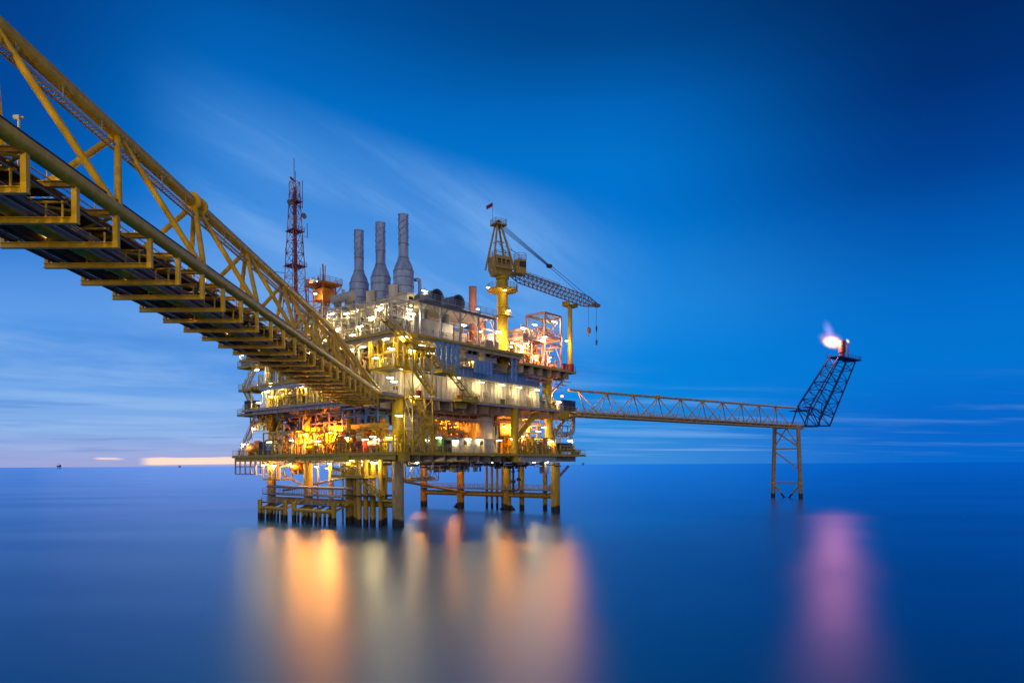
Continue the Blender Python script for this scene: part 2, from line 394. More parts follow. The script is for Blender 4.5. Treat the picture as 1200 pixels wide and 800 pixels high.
for p, q, r in ((1.5,24.2,.2),(3,22.5,.26),(2.2,20.6,.2),(4,18.4,.24),(1.5,16.6,.2),(2.4,28.6,.2),(3.5,31.4,.22)):
    MB().tube((p,q,-4), (p,q,10.6), r, 10).build('riser', GLV if r < .23 else YLEG, jk)
for p, q, r in ((44.9,10.6,.55),(48,6.5,.5),(46,22,.3),(46,20.4,.3),(46,18.8,.3),(46,17.2,.3)):
    MB().tube((p,q,-4), (p,q,11), r, 12).build('caisson', YLEG, jk)
mb = MB()
for a_, b_ in (((-1.3,11.8),(1.3,38.5)), ((41.8,0.5),(44.2,40.2))): mb.box(a_[0], a_[1], 4.45, b_[0], b_[1], 4.55)
mb.build('walkway', GRT, jk)
MB().rail([(-1.3,11.8,4.55),(-1.3,38.5,4.55)]).rail([(1.3,11.8,4.55),(1.3,38.5,4.55)]).build('walkway_railing', GLV, jk, smooth=False)
MB().rail([(41.8,.5,4.55),(41.8,40,4.55)]).rail([(44.2,.5,4.55),(44.2,40,4.55)]).build('walkway_railing', GLV, jk, smooth=False)
MB().tube((1,13,8.2),(1,35,5.2),.22,8).tube((1,24,5.2),(1,36,8.6),.22,8).build('diagonal_brace', GLV, jk)
MB().tube((-1.2,10,6.1),(-1.2,37,6.1),.26,10).build('horizontal_pipe', GLV, jk)

def boat_landing(label, q0, q1, n):
    e = T('boat_landing', label, 'boat landing', -4, q0, 0, group='boat landings at the waterline')
    Lq = q1-q0
    MB().tube((0,-.3,2.2),(0,Lq+.3,2.2),.33,12).build('top_beam', YLEG, e)
    MB().tube((3.6,-.3,3.4),(3.6,Lq+.3,3.4),.4,12).build('rear_beam', YLEG, e)
    for k in range(n+1):
        q = Lq*k/n; big = k in (0, n)
        MB().tube((0,q,-2.5),(0,q,2.4 if not big else 3.7),.24 if not big else .42,10).build('fender', YLEG, e)
        if k % 2 == 0: MB().bar((0,q,2.3),(3.6,q,3.5),.3).build('bracket', YLEG, e)
    MB().box(.5,0,3.05,3.1,Lq,3.2).build('landing_walkway', GRT, e)
    MB().rail([(.4,0,3.2),(.4,Lq,3.2)]).build('landing_railing', GLV, e, smooth=False)
boat_landing('shorter boat landing with dark fender piles below the far left leg', 26.2, 34.8, 7)
boat_landing('longer boat landing with dark fender piles beside the conductor cluster', 11.6, 23.4, 9)

# ------------------------------------------------------------------ decks
def deck(name, label, z, depth, rects, matp=BEAM):
    e = T(name, label, 'deck', 0, 0, z); mb = MB(); ch = MB()
    for i, (p0, p1, q0, q1) in enumerate(rects):
        mb.box(p0, q0, -.12-.004*i, p1, q1, -.004*i)
        for a_, b_ in (((p0,q0),(p1,q0)),((p1,q0),(p1,q1)),((p1,q1),(p0,q1)),((p0,q1),(p0,q0))):
            ch.bar((*a_, -.19-.004*i), (*b_, -.19-.004*i), .12, .36)
    mb.build('deck_plate', GRT, e); ch.build('edge_channel', YEL if name != 'main_deck' else BEAM, e, smooth=False)
    return e
def beams_right(e, ps, q0, q1, depth, mat=BEAM):
    for p in ps:
        mb = MB(); w_ = .1
        mb.box(p-.03, q0+.02, -depth, p+.03, q1, -.4); mb.box(p-.2, q0, -depth-.06, p+.2, q1, -depth)
        mb.build('transverse_beam', mat, e, smooth=False)
def girder(e, a, b, h, w_=.5, top=-.4, mat=BEAM):
    a = Vector((*a, top-h/2)); b = Vector((*b, top-h/2)); mb = MB().ibeam(a, b, h, w_)
    n = int((b-a).length/2.2); d = (b-a).normalized(); s = Vector((-d.y, d.x, 0))
    for k in range(1, n):
        c = a.lerp(b, k/n)
        for sg in (-1, 1): mb.bar(c+s*(sg*w_*.25)-Vector((0,0,h*.47)), c+s*(sg*w_*.25)+Vector((0,0,h*.47)), .05, w_*.45)
    return mb.build('girder', mat, e, smooth=False)
def col(e, p, q, z0, z1, r, mat=YEL, name='column', n=18): return MB().tube((p,q,z0),(p,q,z1),r,n).build(name, mat, e)

cel = deck('cellar_deck', 'lowest platform deck edged with yellow beams just above the legs', 12, 1.5, [(-3,46,-3,40),(-3,7,40,47),(42,49.5,-3.4,5)])
beams_right(cel, [-.5+2.85*k for k in range(9)], -2.6, 1.2, 1.35)
girder(cel, (-2.6,.8), (25.6,.8), 1.05); girder(cel, (28.6,-2.4), (40,-2.4), 1.05, .3, mat=WH2); girder(cel, (40,-1),(49,-1),1.0)
for q in (12.5, 25, 37.4): girder(cel, (-2,q),(44,q),1.1)
for p in (0, 14, 28, 43): girder(cel, (p,1.4),(p,39.5),1.1)
girder(cel, (-2.7,-2.6), (-2.7,46.5), .8, .35, top=-.3, mat=YEL)
MB().box(-2.98,8.8,-1.35,-2.9,13.2,-.4).build('edge_panel', YEL, cel); MB().box(-2.98,24.5,-1.35,-2.9,27,-.4).build('edge_panel', YEL, cel)
MB().box(-2.6,-3.1,-1.3,-.2,-3.02,-.1).build('edge_panel', YEL, cel)
mb = MB()
for q in (38.6,40.4,42.6,44.6,46.4): mb.bar((-2.6,q,-.4),(-2.6,q,-3.6),.22); mb.bar((.6,q,-.4),(.6,q,-3.6),.18); mb.bar((-2.6,q,-3.6),(.6,q,-3.6),.18)
for z in (-3.6, -2.1): mb.bar((-2.6,38.6,z),(-2.6,46.4,z),.22); mb.bar((.6,38.6,z),(.6,46.4,z),.18)
mb.build('hanging_frame', BEAM, cel, smooth=False)
MB().rail([(-2.9,-2.9,0),(-2.9,46.9,0),(3,46.9,0)]).build('railing', YEL, cel, smooth=False)
MB().rail([(-2.9,-2.9,0),(26,-2.9,0)]).rail([(28.6,-2.9,0),(49.4,-3.2,0),(49.4,4.9,0)]).build('railing', YEL, cel, smooth=False)
for p, q, r in ((0,0,.95),(27,-2.2,.76),(40,-.6,.85),(0,12.5,.6),(0,25,.75),(0,37.4,.7),(14,12.5,.6),(28,12.5,.6),(43,12.5,.7),(14,25,.6),(28,25,.6),(14,37.4,.6),(43,25,.6)):
    col(cel, p, q, -1.5, 9, r-.02)
for a_, b_, r in (((28.2,-1.8,3.2),(35.5,-1.2,8.6),.55),((1.2,6,3.2),(0,12,8),.42),((0,24.4,2),(0,19,8.6),.4),((0,36.8,2.5),(0,32.5,8.4),.4),((40.6,-.6,3.4),(45.5,-.6,7.4),.34)):
    MB().tube(a_, b_, r, 14).build('brace', YEL, cel)
# neighbouring platform end of the bridge
girder(cel, (-.4,1.6),(-.4,11.6), .95, .5, top=5.0, mat=YEL); girder(cel, (-.4,13.4),(-.4,24), .95, .5, top=5.0, mat=YEL)
girder(cel, (-.4,25.9),(-.4,36.5), .8, .5, top=4.6, mat=YEL)

mb = MB()
for k in range(8): q = 2.2+1.3*k; mb.box(-1,q,-1.75-.12*(k%3),44,q+.55,-1.63-.12*(k%3))
mb.build('under_deck_tray', DRK, cel, smooth=False)
for k in range(14): MB().path([(1+3.1*k,-1.2+.3*(k%3),-1.5),(1+3.1*k,-1.2+.3*(k%3),-2.1-.25*(k%2)),(3.4+3.1*k,-1.2+.3*(k%3),-2.1-.25*(k%2))], .1, 8).build('drain_branch', (DRK, RST, WH2)[k%3], cel)
mn = deck('main_deck', 'middle platform deck on deep grey plate girders above the cellar deck', 21, 2, [(-3,41,-3,40),(-8.5,-3,-3.6,6.5),(41,48,-2.4,3.4),(-3,3,40,43)])
beams_right(mn, [.8+3.05*k for k in range(14)], -2.6, 1.8, 1.75)
girder(mn, (-2.6,1.2), (40.6,1.2), 1.45); girder(mn, (-2.6,-2.7), (-2.6,39.8), .75, .35, top=-.3, mat=BEAM)
for q in (12.5, 25, 37.4): girder(mn, (-2,q),(41,q),1.4)
for p in (0, 14, 28): girder(mn, (p,1.8),(p,39.5),1.4)
girder(mn, (-8.2,-3.3),(-3.2,-3.3),.6,.3,top=-.3,mat=YEL); girder(mn, (-8.2,6.2),(-3.2,6.2),.6,.3,top=-.3,mat=YEL)
MB().box(9.8,-3.2,-1.35,12.8,-3.08,-.02).build('edge_panel', YEL, mn)
MB().box(41.2,-2.7,-1.7,44.4,-2.55,-.03).build('edge_panel', YEL, mn)
MB().add([(44.4,-2.5,-1.7),(48,-2.5,-.4),(48,-2.5,-.2),(44.4,-2.5,-.2),(44.4,3.2,-1.7),(48,3.2,-.4),(48,3.2,-.2),(44.4,3.2,-.2)],[(0,1,2,3),(7,6,5,4),(0,4,5,1),(1,5,6,2),(2,6,7,3),(3,7,4,0)]).build('cantilever_beam', BEI, mn)
MB().rail([(12.8,-2.9,0),(40.8,-2.9,0)]).rail([(41,-2.3,0),(47.9,-2.3,0),(47.9,3.3,0)]).build('railing', YEL, mn, smooth=False)
MB().rail([(-2.9,6.5,0),(-2.9,42.9,0),(2.9,42.9,0)]).rail([(-8.3,-3.5,0),(-3,-3.5,0)]).build('railing', YEL, mn, smooth=False)
for p, q, r in ((0,12.5,.5),(0,25,.55),(0,37.4,.7),(14,25,.5),(28,25,.5),(40,0,.85),(14,37.4,.5)):
    col(mn, p, q, 0, 9, r)
# under-deck pipework and trays hanging from the main deck
for k in range(9):
    q = 2.5+k*1.0; z = -1.7-.25*(k % 3)
    MB().path([(-2,q,z),(39,q,z-.2)], .14+.05*(k % 2), 8).build('under_deck_pipe', (GLV, RST, WH2)[k % 3], mn)
mb = MB()
for k in range(19): p = 1+k*2.1; mb.bar((p,.9,-1.9),(p,.9,-3.0),.08); mb.bar((p,-.6,-3.0),(p,5,-3.0),.1)
mb.bar((.5,-.6,-2.9),(39.5,-.6,-2.9),.12); mb.bar((.5,.9,-2.9),(39.5,.9,-2.9),.12)
mb.build('pipe_hanger', BEAM, mn, smooth=False)

wd = deck('weather_deck', 'top platform deck under the stacks and the white steel shelter', 31, .8, [(-3,29,-3,36),(-3,2.5,36,44)])
girder(wd, (-2.6,-2.7),(28.8,-2.7),.7,.35,top=-.3,mat=BEI); girder(wd, (-2.7,-2.6),(-2.7,43.5),.7,.35,top=-.3,mat=BEI)
for q in (4, 12.5, 25, 35): girder(wd, (-2,q),(28.5,q),.9)
for p in (0, 7, 14, 21, 28): girder(wd, (p,-2.4),(p,35.6),.8)
MB().rail([(-2.9,43.9,0),(-2.9,-2.9,0),(28.9,-2.9,0)]).build('railing', BEI, wd, smooth=False)
MB().box(-3.4,-3.3,-.7,1.4,-3.12,.0).build('edge_panel', YEL, wd)

mz = deck('mezzanine_deck', 'narrow walkway level between main and weather decks on the left face', 25.4, .5, [(-3,3,12,40),(-3.2,1.2,-3.2,3)])
MB().rail([(-2.9,12,0),(-2.9,39.9,0),(2.9,39.9,0)]).rail([(-3.1,2.9,0),(-3.1,-3.1,0),(1.1,-3.1,0)]).build('railing', YEL, mz, smooth=False)
for k in range(8): MB().bar((-2.8,12.5+3.9*k,-.4),(-2.8,12.5+3.9*k,-4.0),.16).build('post', YEL, mz)

em = deck('east_module_deck', 'salmon lit module deck cantilevered on two yellow columns beside the crane', 29.4, 2, [(28.6,46.5,-3,9)])
beams_right(em, [29.2+3.0*k for k in range(6)], -2.7, .4, 1.6); girder(em, (28.8,0),(46.2,0),1.3); girder(em, (28.8,6),(46.2,6),1.3)
for p in (30, 38, 45): girder(em, (p,.3),(p,8.6),1.2)
MB().rail([(28.7,-2.9,0),(46.4,-2.9,0),(46.4,8.9,0)]).build('railing', SALW, em, smooth=False)
col(em, 34, 3.5, -8, -1.8, 1.05); col(em, 40, -.4, -8.3, -1.8, .85)
MB().tube((35.2,3.2,-6.5),(38.6,2.6,-1.9),.5,12).build('brace', YEL, em)
MB().tube((40.6,-.4,-5),(45,-.4,-1.9),.2,10).build('brace', SALW, em)
mb = MB()
for k in range(7): mb.bar((32+2*k,-1.2,-1.7),(32+2*k,-1.2,-2.9),.09)
mb.bar((31.5,-1.2,-2.8),(45.5,-1.2,-2.8),.16); mb.bar((31.5,-2.2,-2.2),(45.8,-2.2,-2.2),.14); mb.bar((36,-.6,-3.4),(44.5,-.6,-3.4),.14)
mb.build('pipe_hanger', SALW, em, smooth=False)

# ------------------------------------------------------------------ main bridge (triangular truss)
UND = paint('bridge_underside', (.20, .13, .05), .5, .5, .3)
BR = empty('access_bridge', 'long yellow triangular truss bridge with pipes running overhead to the platform', 'bridge', (-20.95, 0, 0), R(.86))
zl = lambda y: 22.92-.0205*y
zt = lambda y: 29.22-.0272*y
bot = [23.3-9.4*2+9.4*k for k in range(11)] + [104]      # -4.9+... to 98.5
bot = [4.5+9.4*k for k in range(11)] + [105]
top = [9.2+9.4*k for k in range(9)]                       # last at 84.4
top = [t_-.0 for t_ in top]
HWID = 2.65
for sgn in (1, -1):
    MB().path([(sgn*HWID, y, zl(y)) for y in (-6, 30, 60, 80, 105)], .33, 16).build('bottom_chord', BRG, BR)
MB().path([(0, y, zt(y)) for y in (-6, 20, 40, 60, 84.4)], .38, 16).build('top_chord', BRG, BR)
for k, y in enumerate(top):
    for sgn in (1, -1):
        for yb in (bot[k], bot[k+1]):
            MB().tube((0, y, zt(y)), (sgn*HWID, yb, zl(yb)), .175, 12).build('web_member', BRG, BR)
for sgn in (1, -1): MB().tube((0, 84.4, zt(84.4)), (sgn*HWID, 98.5, zl(98.5)), .2, 12).build('web_member', BRG, BR); MB().tube((0, 84.4, zt(84.4)), (sgn*HWID, 105, zl(105)), .34, 12).build('end_post', BRG, BR)
y = 46.8
for dy in (-.62, .42): MB().lathe([(.62, 0), (.66, .05), (.66, .2), (.62, .25)], (0, y+dy, zt(y)), 24, 'y').build('chord_flange', BRG, BR)
# cross frames hanging below the chords, every third of a panel
for k in range(32):
    y = 7.6+3.11*k
    if y > 103.5: break
    z0 = zl(y); zb = z0-1.72
    mb = MB()
    mb.ibeam((-HWID, y, z0-.15), (HWID, y, z0-.15), .26, .22, .04)
    mb.ibeam((-HWID-.15, y, zb), (HWID+.13, y, zb), .27, .24, .04)
    mb.bar((HWID, y, z0-.2), (HWID, y, zb-.13), .23, .23); mb.bar((-HWID, y, zb+.12), (-HWID, y, zb+.75), .2, .2)
    mb.box(HWID-.42, y-.07, z0+.2, HWID-.28, y+.07, z0+.42)
    mb.build('cross_frame', BRG, BR, smooth=False)
for k, y in enumerate(bot[:-1]):
    MB().tube((HWID, y, zl(y)-.2), (-.6, y+4.7, zl(y)-1.45), .13, 10).build('knee_brace', BRG, BR)
# deck grating, kick plates, handrails
mb = MB()
for k in range(19): y = 5+5.3*k; mb.box(-1.3, y, zl(y)+.05, .95, min(y+5.2, 104), zl(y)+.11)
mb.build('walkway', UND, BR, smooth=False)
rl = MB(); 
for x in (-1.25, .9): rl.rail([(x, 5, zl(5)+.1), (x, 104, zl(104)+.1)], 1.15, 1.8, .025)
rl.build('handrail', BRG, BR, smooth=False)
MB().bar((2.3,2,zl(2)+.56),(2.3,105,zl(105)+.56),.34,.16).build('cable_tray', DRK, BR)
mb = MB()
for x in (.1, .5): mb.bar((x, 0, zt(0)-1.12), (x, 84, zt(84)-1.12), .05, .12)
for k in range(270): y = k*.31; mb.bar((.1, y, zt(y)-1.12), (.5, y, zt(y)-1.12), .06, .05)
mb.build('ladder_tray', BEI, BR, smooth=False)
mb = MB()
for k in range(27): y = 1+3.13*k; mb.bar((.3, y, zt(y)-.3), (.3, y, zt(y)-1.25), .05)
mb.build('tray_hanger', GLV, BR, smooth=False)
# pipes on the cross frames
for x, r, m in ((-.2,.30,BRG),(-1.05,.2,RST),(-1.6,.13,DRK),(-2.35,.16,RST),(.7,.16,GLV),(1.2,.1,DRK)):
    MB().path([(x,y,zl(y)-1.55+r) for y in (-4,40,80,108)], r, 14).build('pipeline', m, BR)
for j in range(10):
    x = 1.5+j*.1 if j < 5 else -2.1+(j-5)*.1
    MB().path([(x,y,zl(y)-1.5+.05*(j % 2)) for y in (-4,50,106)], .028, 6).build('cable', BLK if j % 2 else GLV, BR)
mb = MB()
for k in range(31):
    y = 7.6+3.11*k
    if y > 100: break
    x0, x1 = (-2.4, 2.4) if k % 2 else (2.4, -2.4)
    mb.bar((x0,y,zl(y)-.42),(x1,y+3.11,zl(y+3.11)-.42),.11)
    for x in (-1.9,-.6,1.4,2.1): mb.bar((x,y,zl(y)-1.6),(x,y,zl(y)-.9-.1*(k%3)),.07)
    mb.bar((-2.1,y,zl(y)-.92),(2.3,y,zl(y)-.92),.09)
mb.build('lower_lacing', BRG, BR, smooth=False)
for x, z, r, m in ((1.9,-.75,.07,GLV),(2.15,-.8,.05,RST),(.35,-.78,.06,GLV),(-1.2,-.8,.09,BEI),(-2.0,-.82,.05,GLV)):
    MB().path([(x,y,zl(y)+z) for y in (-4,50,104)], r, 8).build('conduit', m, BR)
mb = MB()
for x in (-2.3,-.9): mb.bar((x,3,zl(3)-.32),(x,104,zl(104)-.32),.08,.3)
mb.build('side_stringer', BRG, BR, smooth=False)
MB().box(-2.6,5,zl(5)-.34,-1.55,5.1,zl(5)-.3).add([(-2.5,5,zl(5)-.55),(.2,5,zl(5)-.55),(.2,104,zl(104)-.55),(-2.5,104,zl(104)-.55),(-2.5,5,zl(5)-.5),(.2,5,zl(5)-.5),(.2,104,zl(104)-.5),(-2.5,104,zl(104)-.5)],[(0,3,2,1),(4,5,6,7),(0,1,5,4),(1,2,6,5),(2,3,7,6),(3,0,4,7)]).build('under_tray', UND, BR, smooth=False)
# small camera post on the walkway edge
e = empty('camera_post', 'small grey camera post on the near bridge walkway', 'camera', (-19.35, 26.9, zl(26.9)+.62), 0)
MB().tube((0,0,0),(0,0,.72),.05,8).box(-.08,-.08,.05,.08,.08,.3).build('post', GLV, e); MB().box(-.2,-.07,.72,.04,.07,.86).tube((.04,0,.79),(.2,0,.79),.05,8).build('camera_head', GLV, e)

# ------------------------------------------------------------------ flare bridge
F0 = Vector((13.0, 143.5, 0)); F1 = Vector((86.2, 205.2, 0)); fd = (F1-F0); FL = fd.length; frz = math.atan2(fd.y, fd.x)
FB = empty('flare_bridge', 'slim weathered triangular truss bridge leading out to the flare', 'bridge', F0, frz)
zb_ = lambda x: 20.7+.004*x
zu = lambda x: 25.5+.010*x
for sgn in (1, -1): MB().tube((-1.5, sgn*1.8, zb_(0)), (FL, sgn*1.8, zb_(FL)), .22, 10).build('bottom_chord', FLB, FB)
MB().tube((-1.5, 0, zu(0)), (FL-1, 0, zu(FL-1)), .27, 12).build('top_chord', FLB, FB)
nn = 10; sp_ = FL/nn
for k in range(nn):
    x = 1.3+k*9.0
    for sgn in (1, -1):
        for xb in (x-4.5, x+4.5):
            if -2 < xb < FL+1: MB().tube((x, 0, zu(x)), (max(-1,min(FL,xb)), sgn*1.8, zb_(xb)), .13, 8).build('web_member', FLB, FB)
for dx in (-.5, .3): MB().lathe([(.5,0),(.55,.05),(.55,.2),(.5,.25)], (28.3+dx,0,zu(28.3)), 20, 'x').build('chord_flange', FLB, FB)
mb = MB().box(-1, -1.3, 20.9, FL, 1.3, 20.98)
for k in range(30): x = k*3; mb.ibeam((x,-2,zb_(x)-.3),(x,2,zb_(x)-.3),.3,.2,.04)
mb.build('walkway', FLB, FB, smooth=False)
MB().rail([(0,-1.3,21),(FL,-1.3,21.1)],1.0,2.2).rail([(0,1.3,21),(FL,1.3,21.1)],1.0,2.2).build('handrail', FLB, FB, smooth=False)
for y, r in ((-.8,.3),(.1,.22),(.8,.18)): MB().tube((-2,y,20.1),(FL+1,y,20.4),r,10).build('pipeline', FLB if r > .2 else GLV, FB)
MB().bar((0,-1.9,20.2),(FL,-1.9,20.4),.1,.35).build('side_plate', FLB, FB)
# support
fs = empty('bridge_support', 'two legged braced steel trestle standing in the sea under the flare bridge', 'trestle', (80, 199, 0), 0)
LA, LB = Vector((-2.6,3.6,0)), Vector((2.6,-3.6,0))
def at_leg(P_, z): return P_*(1-.16*z/21)+Vector((0,0,z))
for P_ in (LA, LB):
    MB().tube(at_leg(P_,-4), at_leg(P_,20.2), .62, 16, .56).build('leg', paint('trestle_paint', (.55,.43,.22), .5, .4, .25, band=True) if P_ is LA else bpy.data.materials['trestle_paint'], fs)
    MB().lathe([(.85,3.9),(.85,4.5)], at_leg(P_,0), 16).build('leg_collar', FLB, fs)
for a_, b_, r in (((LA,4.4),(LB,4.4),.24),((LA,14.2),(LB,14.2),.2),((LA,13.6),(LB,8.2),.2),((LA,19.6),(LB,14.6),.2)):
    MB().tube(at_leg(*a_), at_leg(*b_), r, 10).build('brace', FLB, fs)
for P_ in (LA, LB): MB().tube(at_leg(P_,4.0), Vector((0,0,-.8)), .26, 10).build('brace', YLEG, fs)
for P_, z in ((LA,14.6),(LB,14.6)): MB().tube(at_leg(P_,z), Vector((0,0,20.2)), .18, 10).build('brace', FLB, fs)
MB().bar(at_leg(LA,20.4)*1.15-Vector((0,0,3.1)), at_leg(LB,20.4)*1.15-Vector((0,0,3.1)), .9, .5).build('cap_beam', FLB, fs)

# ------------------------------------------------------------------ flare boom
FT = empty('flare_boom', 'dark lattice flare boom leaning out at the end of the slim bridge', 'flare boom', F1, frz)
def fpt(u, x, y): # u along boom 0..1
    # lower chords start at z 20.8, upper ones at z 26; lean outwards
    lo = Vector((15.8+u*20.2, 0, 21.6+u*22.5)); up = Vector((3.1+u*20.4, 0, 26.9+u*17.2))
    return lo.lerp(up, x)+Vector((0, y*(2.0-.5*u), 0))
N = 6
for x in (0, 1):
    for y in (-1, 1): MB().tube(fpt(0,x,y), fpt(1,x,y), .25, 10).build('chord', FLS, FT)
for k in range(N+1):
    u = k/N; mb = MB()
    ring = [fpt(u,0,-1), fpt(u,1,-1), fpt(u,1,1), fpt(u,0,1)]
    for i in range(4): mb.tube(ring[i], ring[(i+1) % 4], .11, 8)
    if k < N:
        u2 = (k+1)/N; r2 = [fpt(u2,0,-1), fpt(u2,1,-1), fpt(u2,1,1), fpt(u2,0,1)]
        for i in range(4):
            a_, b_ = (ring[i], r2[(i+1) % 4]) if k % 2 else (ring[(i+1) % 4], r2[i])
            mb.tube(a_, b_, .1, 8)
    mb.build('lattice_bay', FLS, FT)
for y, x, r in ((-.4,.35,.3),(.35,.6,.2),(.1,.2,.14)): MB().tube(fpt(0,x,y), fpt(1,x,y), r, 10).build('flare_pipe', FLS, FT)
MB().rail([fpt(0,1.05,.6), fpt(1,1.05,.6)],1.0,1.6).build('ladder_rail', FLS, FT, smooth=False)
MB().box(-1.5,-2.2,25.6,3,2.2,25.8).rail([(-1.5,-2.2,25.8),(3,-2.2,25.8)]).build('landing', FLS, FT, smooth=False)
for y in (-2,2): MB().tube((-.5,y,21.1),(15.8,y,21.6),.24,10).tube((-.5,y,26.6),(3.1,y,26.9),.2,8).tube((3.1,y,26.9),(-.5,y,21.1),.2,8).tube((3.1,y,26.9),(9,y,21.3),.16,8).tube((9,y,21.3),(11.2,y*.95,28.6),.16,8).tube((3.1,y,26.9),(18,y*.95,24.2),.16,8).build('base_frame', FLS, FT)
top_ = fpt(1,.5,0)
MB().box(top_.x-6.6,-2.2,44.05,top_.x+9,2.2,44.3).rail([(top_.x-6.5,-2.1,44.3),(top_.x+8.9,-2.1,44.3),(top_.x+8.9,2.1,44.3),(top_.x-6.5,2.1,44.3)]).build('top_platform', FLS, FT, smooth=False)
MB().lathe([(.85,44.3),(.85,46),(1.1,46.2),(1.1,50),(.95,50),(.95,47)], (top_.x-.6,0,0), 20).build('flare_tip', RST, FT)
MB().tube((top_.x+3.6,0,44.3),(top_.x+3.6,0,49.6),.24,10).build('pilot_pipe', RST, FT)
TIPW = FT.matrix_world if False else None
tipx = top_.x-.6

# ------------------------------------------------------------------ flame
def fire(name, col, k, power):
    global nt, L
    m = bpy.data.materials.new(name); m.use_nodes = True; nt = m.node_tree; nt.nodes.clear(); L = nt.links.new
    tc = node(nt, 'ShaderNodeTexCoord'); ln = node(nt, 'ShaderNodeVectorMath', operation='LENGTH')
    nz = node(nt, 'ShaderNodeTexNoise'); nz.inputs['Scale'].default_value = 1.3; nz.inputs['Detail'].default_value = 2; L(tc.outputs['Object'], nz.inputs[0])
    L(tc.outputs['Object'], ln.inputs[0])
    d = M('SUBTRACT', 1.0, M('ADD', ln.outputs['Value'], M('MULTIPLY', M('SUBTRACT', nz.outputs[0], .5), .5)), clamp=True)
    e = node(nt, 'ShaderNodeEmission'); e.inputs[0].default_value = (*col, 1); L(M('MULTIPLY', M('POWER', d, power), k), e.inputs[1])
    o = node(nt, 'ShaderNodeOutputMaterial'); L(e.outputs[0], o.inputs['Volume']); return m
fl = empty('flame', 'bright flare flame blown off the top of the dark lattice boom', 'flame', F1+Matrix.Rotation(frz, 3, 'Z') @ Vector((tipx, 0, 49.3)), 0)
def blob(name, m, loc, sc, rot):
    prof = [(math.sin(math.pi*k/12)+1e-3, -math.cos(math.pi*k/12)) for k in range(13)]
    o = MB().lathe(prof, n=20).build(name, m, fl); o.location = loc; o.scale = sc; o.rotation_euler = (0, rot, 0)
blob('fire_core', fire('fire_core', (1, .48, .09), 4.6, 1.8), (-3.5,-.3,.2), (2.4,1.9,3.8), R(105))
blob('fire_glow', fire('fire_glow', (1, .27, .10), .6, 1.7), (-3.6,-.3,.7), (3.0,2.5,5.2), R(115))
blob('fire_plume', fire('fire_plume', (.5, .34, .85), .36, 1.6), (-4.4,-.3,3.9), (2.0,1.9,4.4), R(-20))
blob('pilot_fire', fire('pilot_fire', (1, .5, .35), 5, 1.4), (3.0,2.2,1.0), (.55,.5,1.0), R(-30))
ld = bpy.data.lights.new('flame_light', 'POINT'); ld.energy = 11000; ld.color = (1, .26, .36); ld.shadow_soft_size = .45
lo = bpy.data.objects.new('flame_light', ld); COL.objects.link(lo); lo.parent = fl; lo.location = (-3, -.3, .4)

# ------------------------------------------------------------------ exhaust stacks
for i, (q, lab) in enumerate(((12, 'tallest looking pale exhaust stack, nearest of three, right of its twins'), (18.6, 'middle pale exhaust stack of the three spiral banded stacks'), (25.2, 'left rear pale exhaust stack of three beside the lookout tower'))):
    e = T('exhaust_stack', lab, 'stack', 12, q, 31, group='three pale turbine exhaust stacks')
    MB().lathe([(.92,17.3),(.92,25.3),(.98,25.35),(.98,25.5),(.84,25.5),(.84,24)], n=28).build('chimney', STK, e)
    MB().lathe([(1.85,8.6),(1.9,8.7),(1.9,14.9),(1.85,15.1),(1.5,16.2),(1.04,17.2),(1.0,17.5)], n=28).build('silencer', STK, e)
    for z, r in ((10.2,1.93),(12.0,1.93),(13.6,1.93),(14.9,1.93),(17.4,1.04),(20,.96)): MB().lathe([(r-.06,z-.09),(r+.03,z-.07),(r+.03,z+.07),(r-.06,z+.09)], n=28).build('band', GRY, e)
    for ph in (0, 2.09, 4.19):                           # helical strakes
        pts = [(.94*math.cos(ph+.62*k), .94*math.sin(ph+.62*k), 20.6+.36*k) for k in range(13)]
        MB().path(pts, .09, 6).build('helical_strake', STK, e)
    MB().box(-2.3,-2.3,3.0,2.3,2.3,8.6).build('turbine_hood', WHT, e)
    mb = MB()
    for x in (-2.5, 2.5):
        for y in (-2.5, 2.5): mb.bar((x,y,0),(x,y,9.2),.28)
    for z in (2.9, 6, 9.1):
        for s in (-2.5, 2.5): mb.bar((-2.5,s,z),(2.5,s,z),.22); mb.bar((s,-2.5,z),(s,2.5,z),.22)
    for s in (-2.5, 2.5): mb.bar((-2.5,s,0),(2.5,s,2.9),.16); mb.bar((s,-2.5,0),(s,2.5,2.9),.16)
    mb.build('support_frame', WHT, e, smooth=False)
    MB().box(-3.4,-3.4,8.7,3.4,3.4,8.8).rail([(-3.4,-3.4,8.8),(3.4,-3.4,8.8),(3.4,3.4,8.8),(-3.4,3.4,8.8),(-3.4,-3.4,8.8)]).build('maintenance_platform', WHT, e, smooth=False)
    MB().box(-2.9,-.8,8.9,-2.1,.8,12).build('inspection_box', WHT, e)
    MB().path([(2.2,-1,8.8),(2.9,-1,8.8),(3.1,-1,9.2),(3.1,-1,13.4),(2.9,-1,13.8),(2.4,-1,13.8),(1.9,-1,13.6)], .32, 10).build('vent_pipe', STK, e)

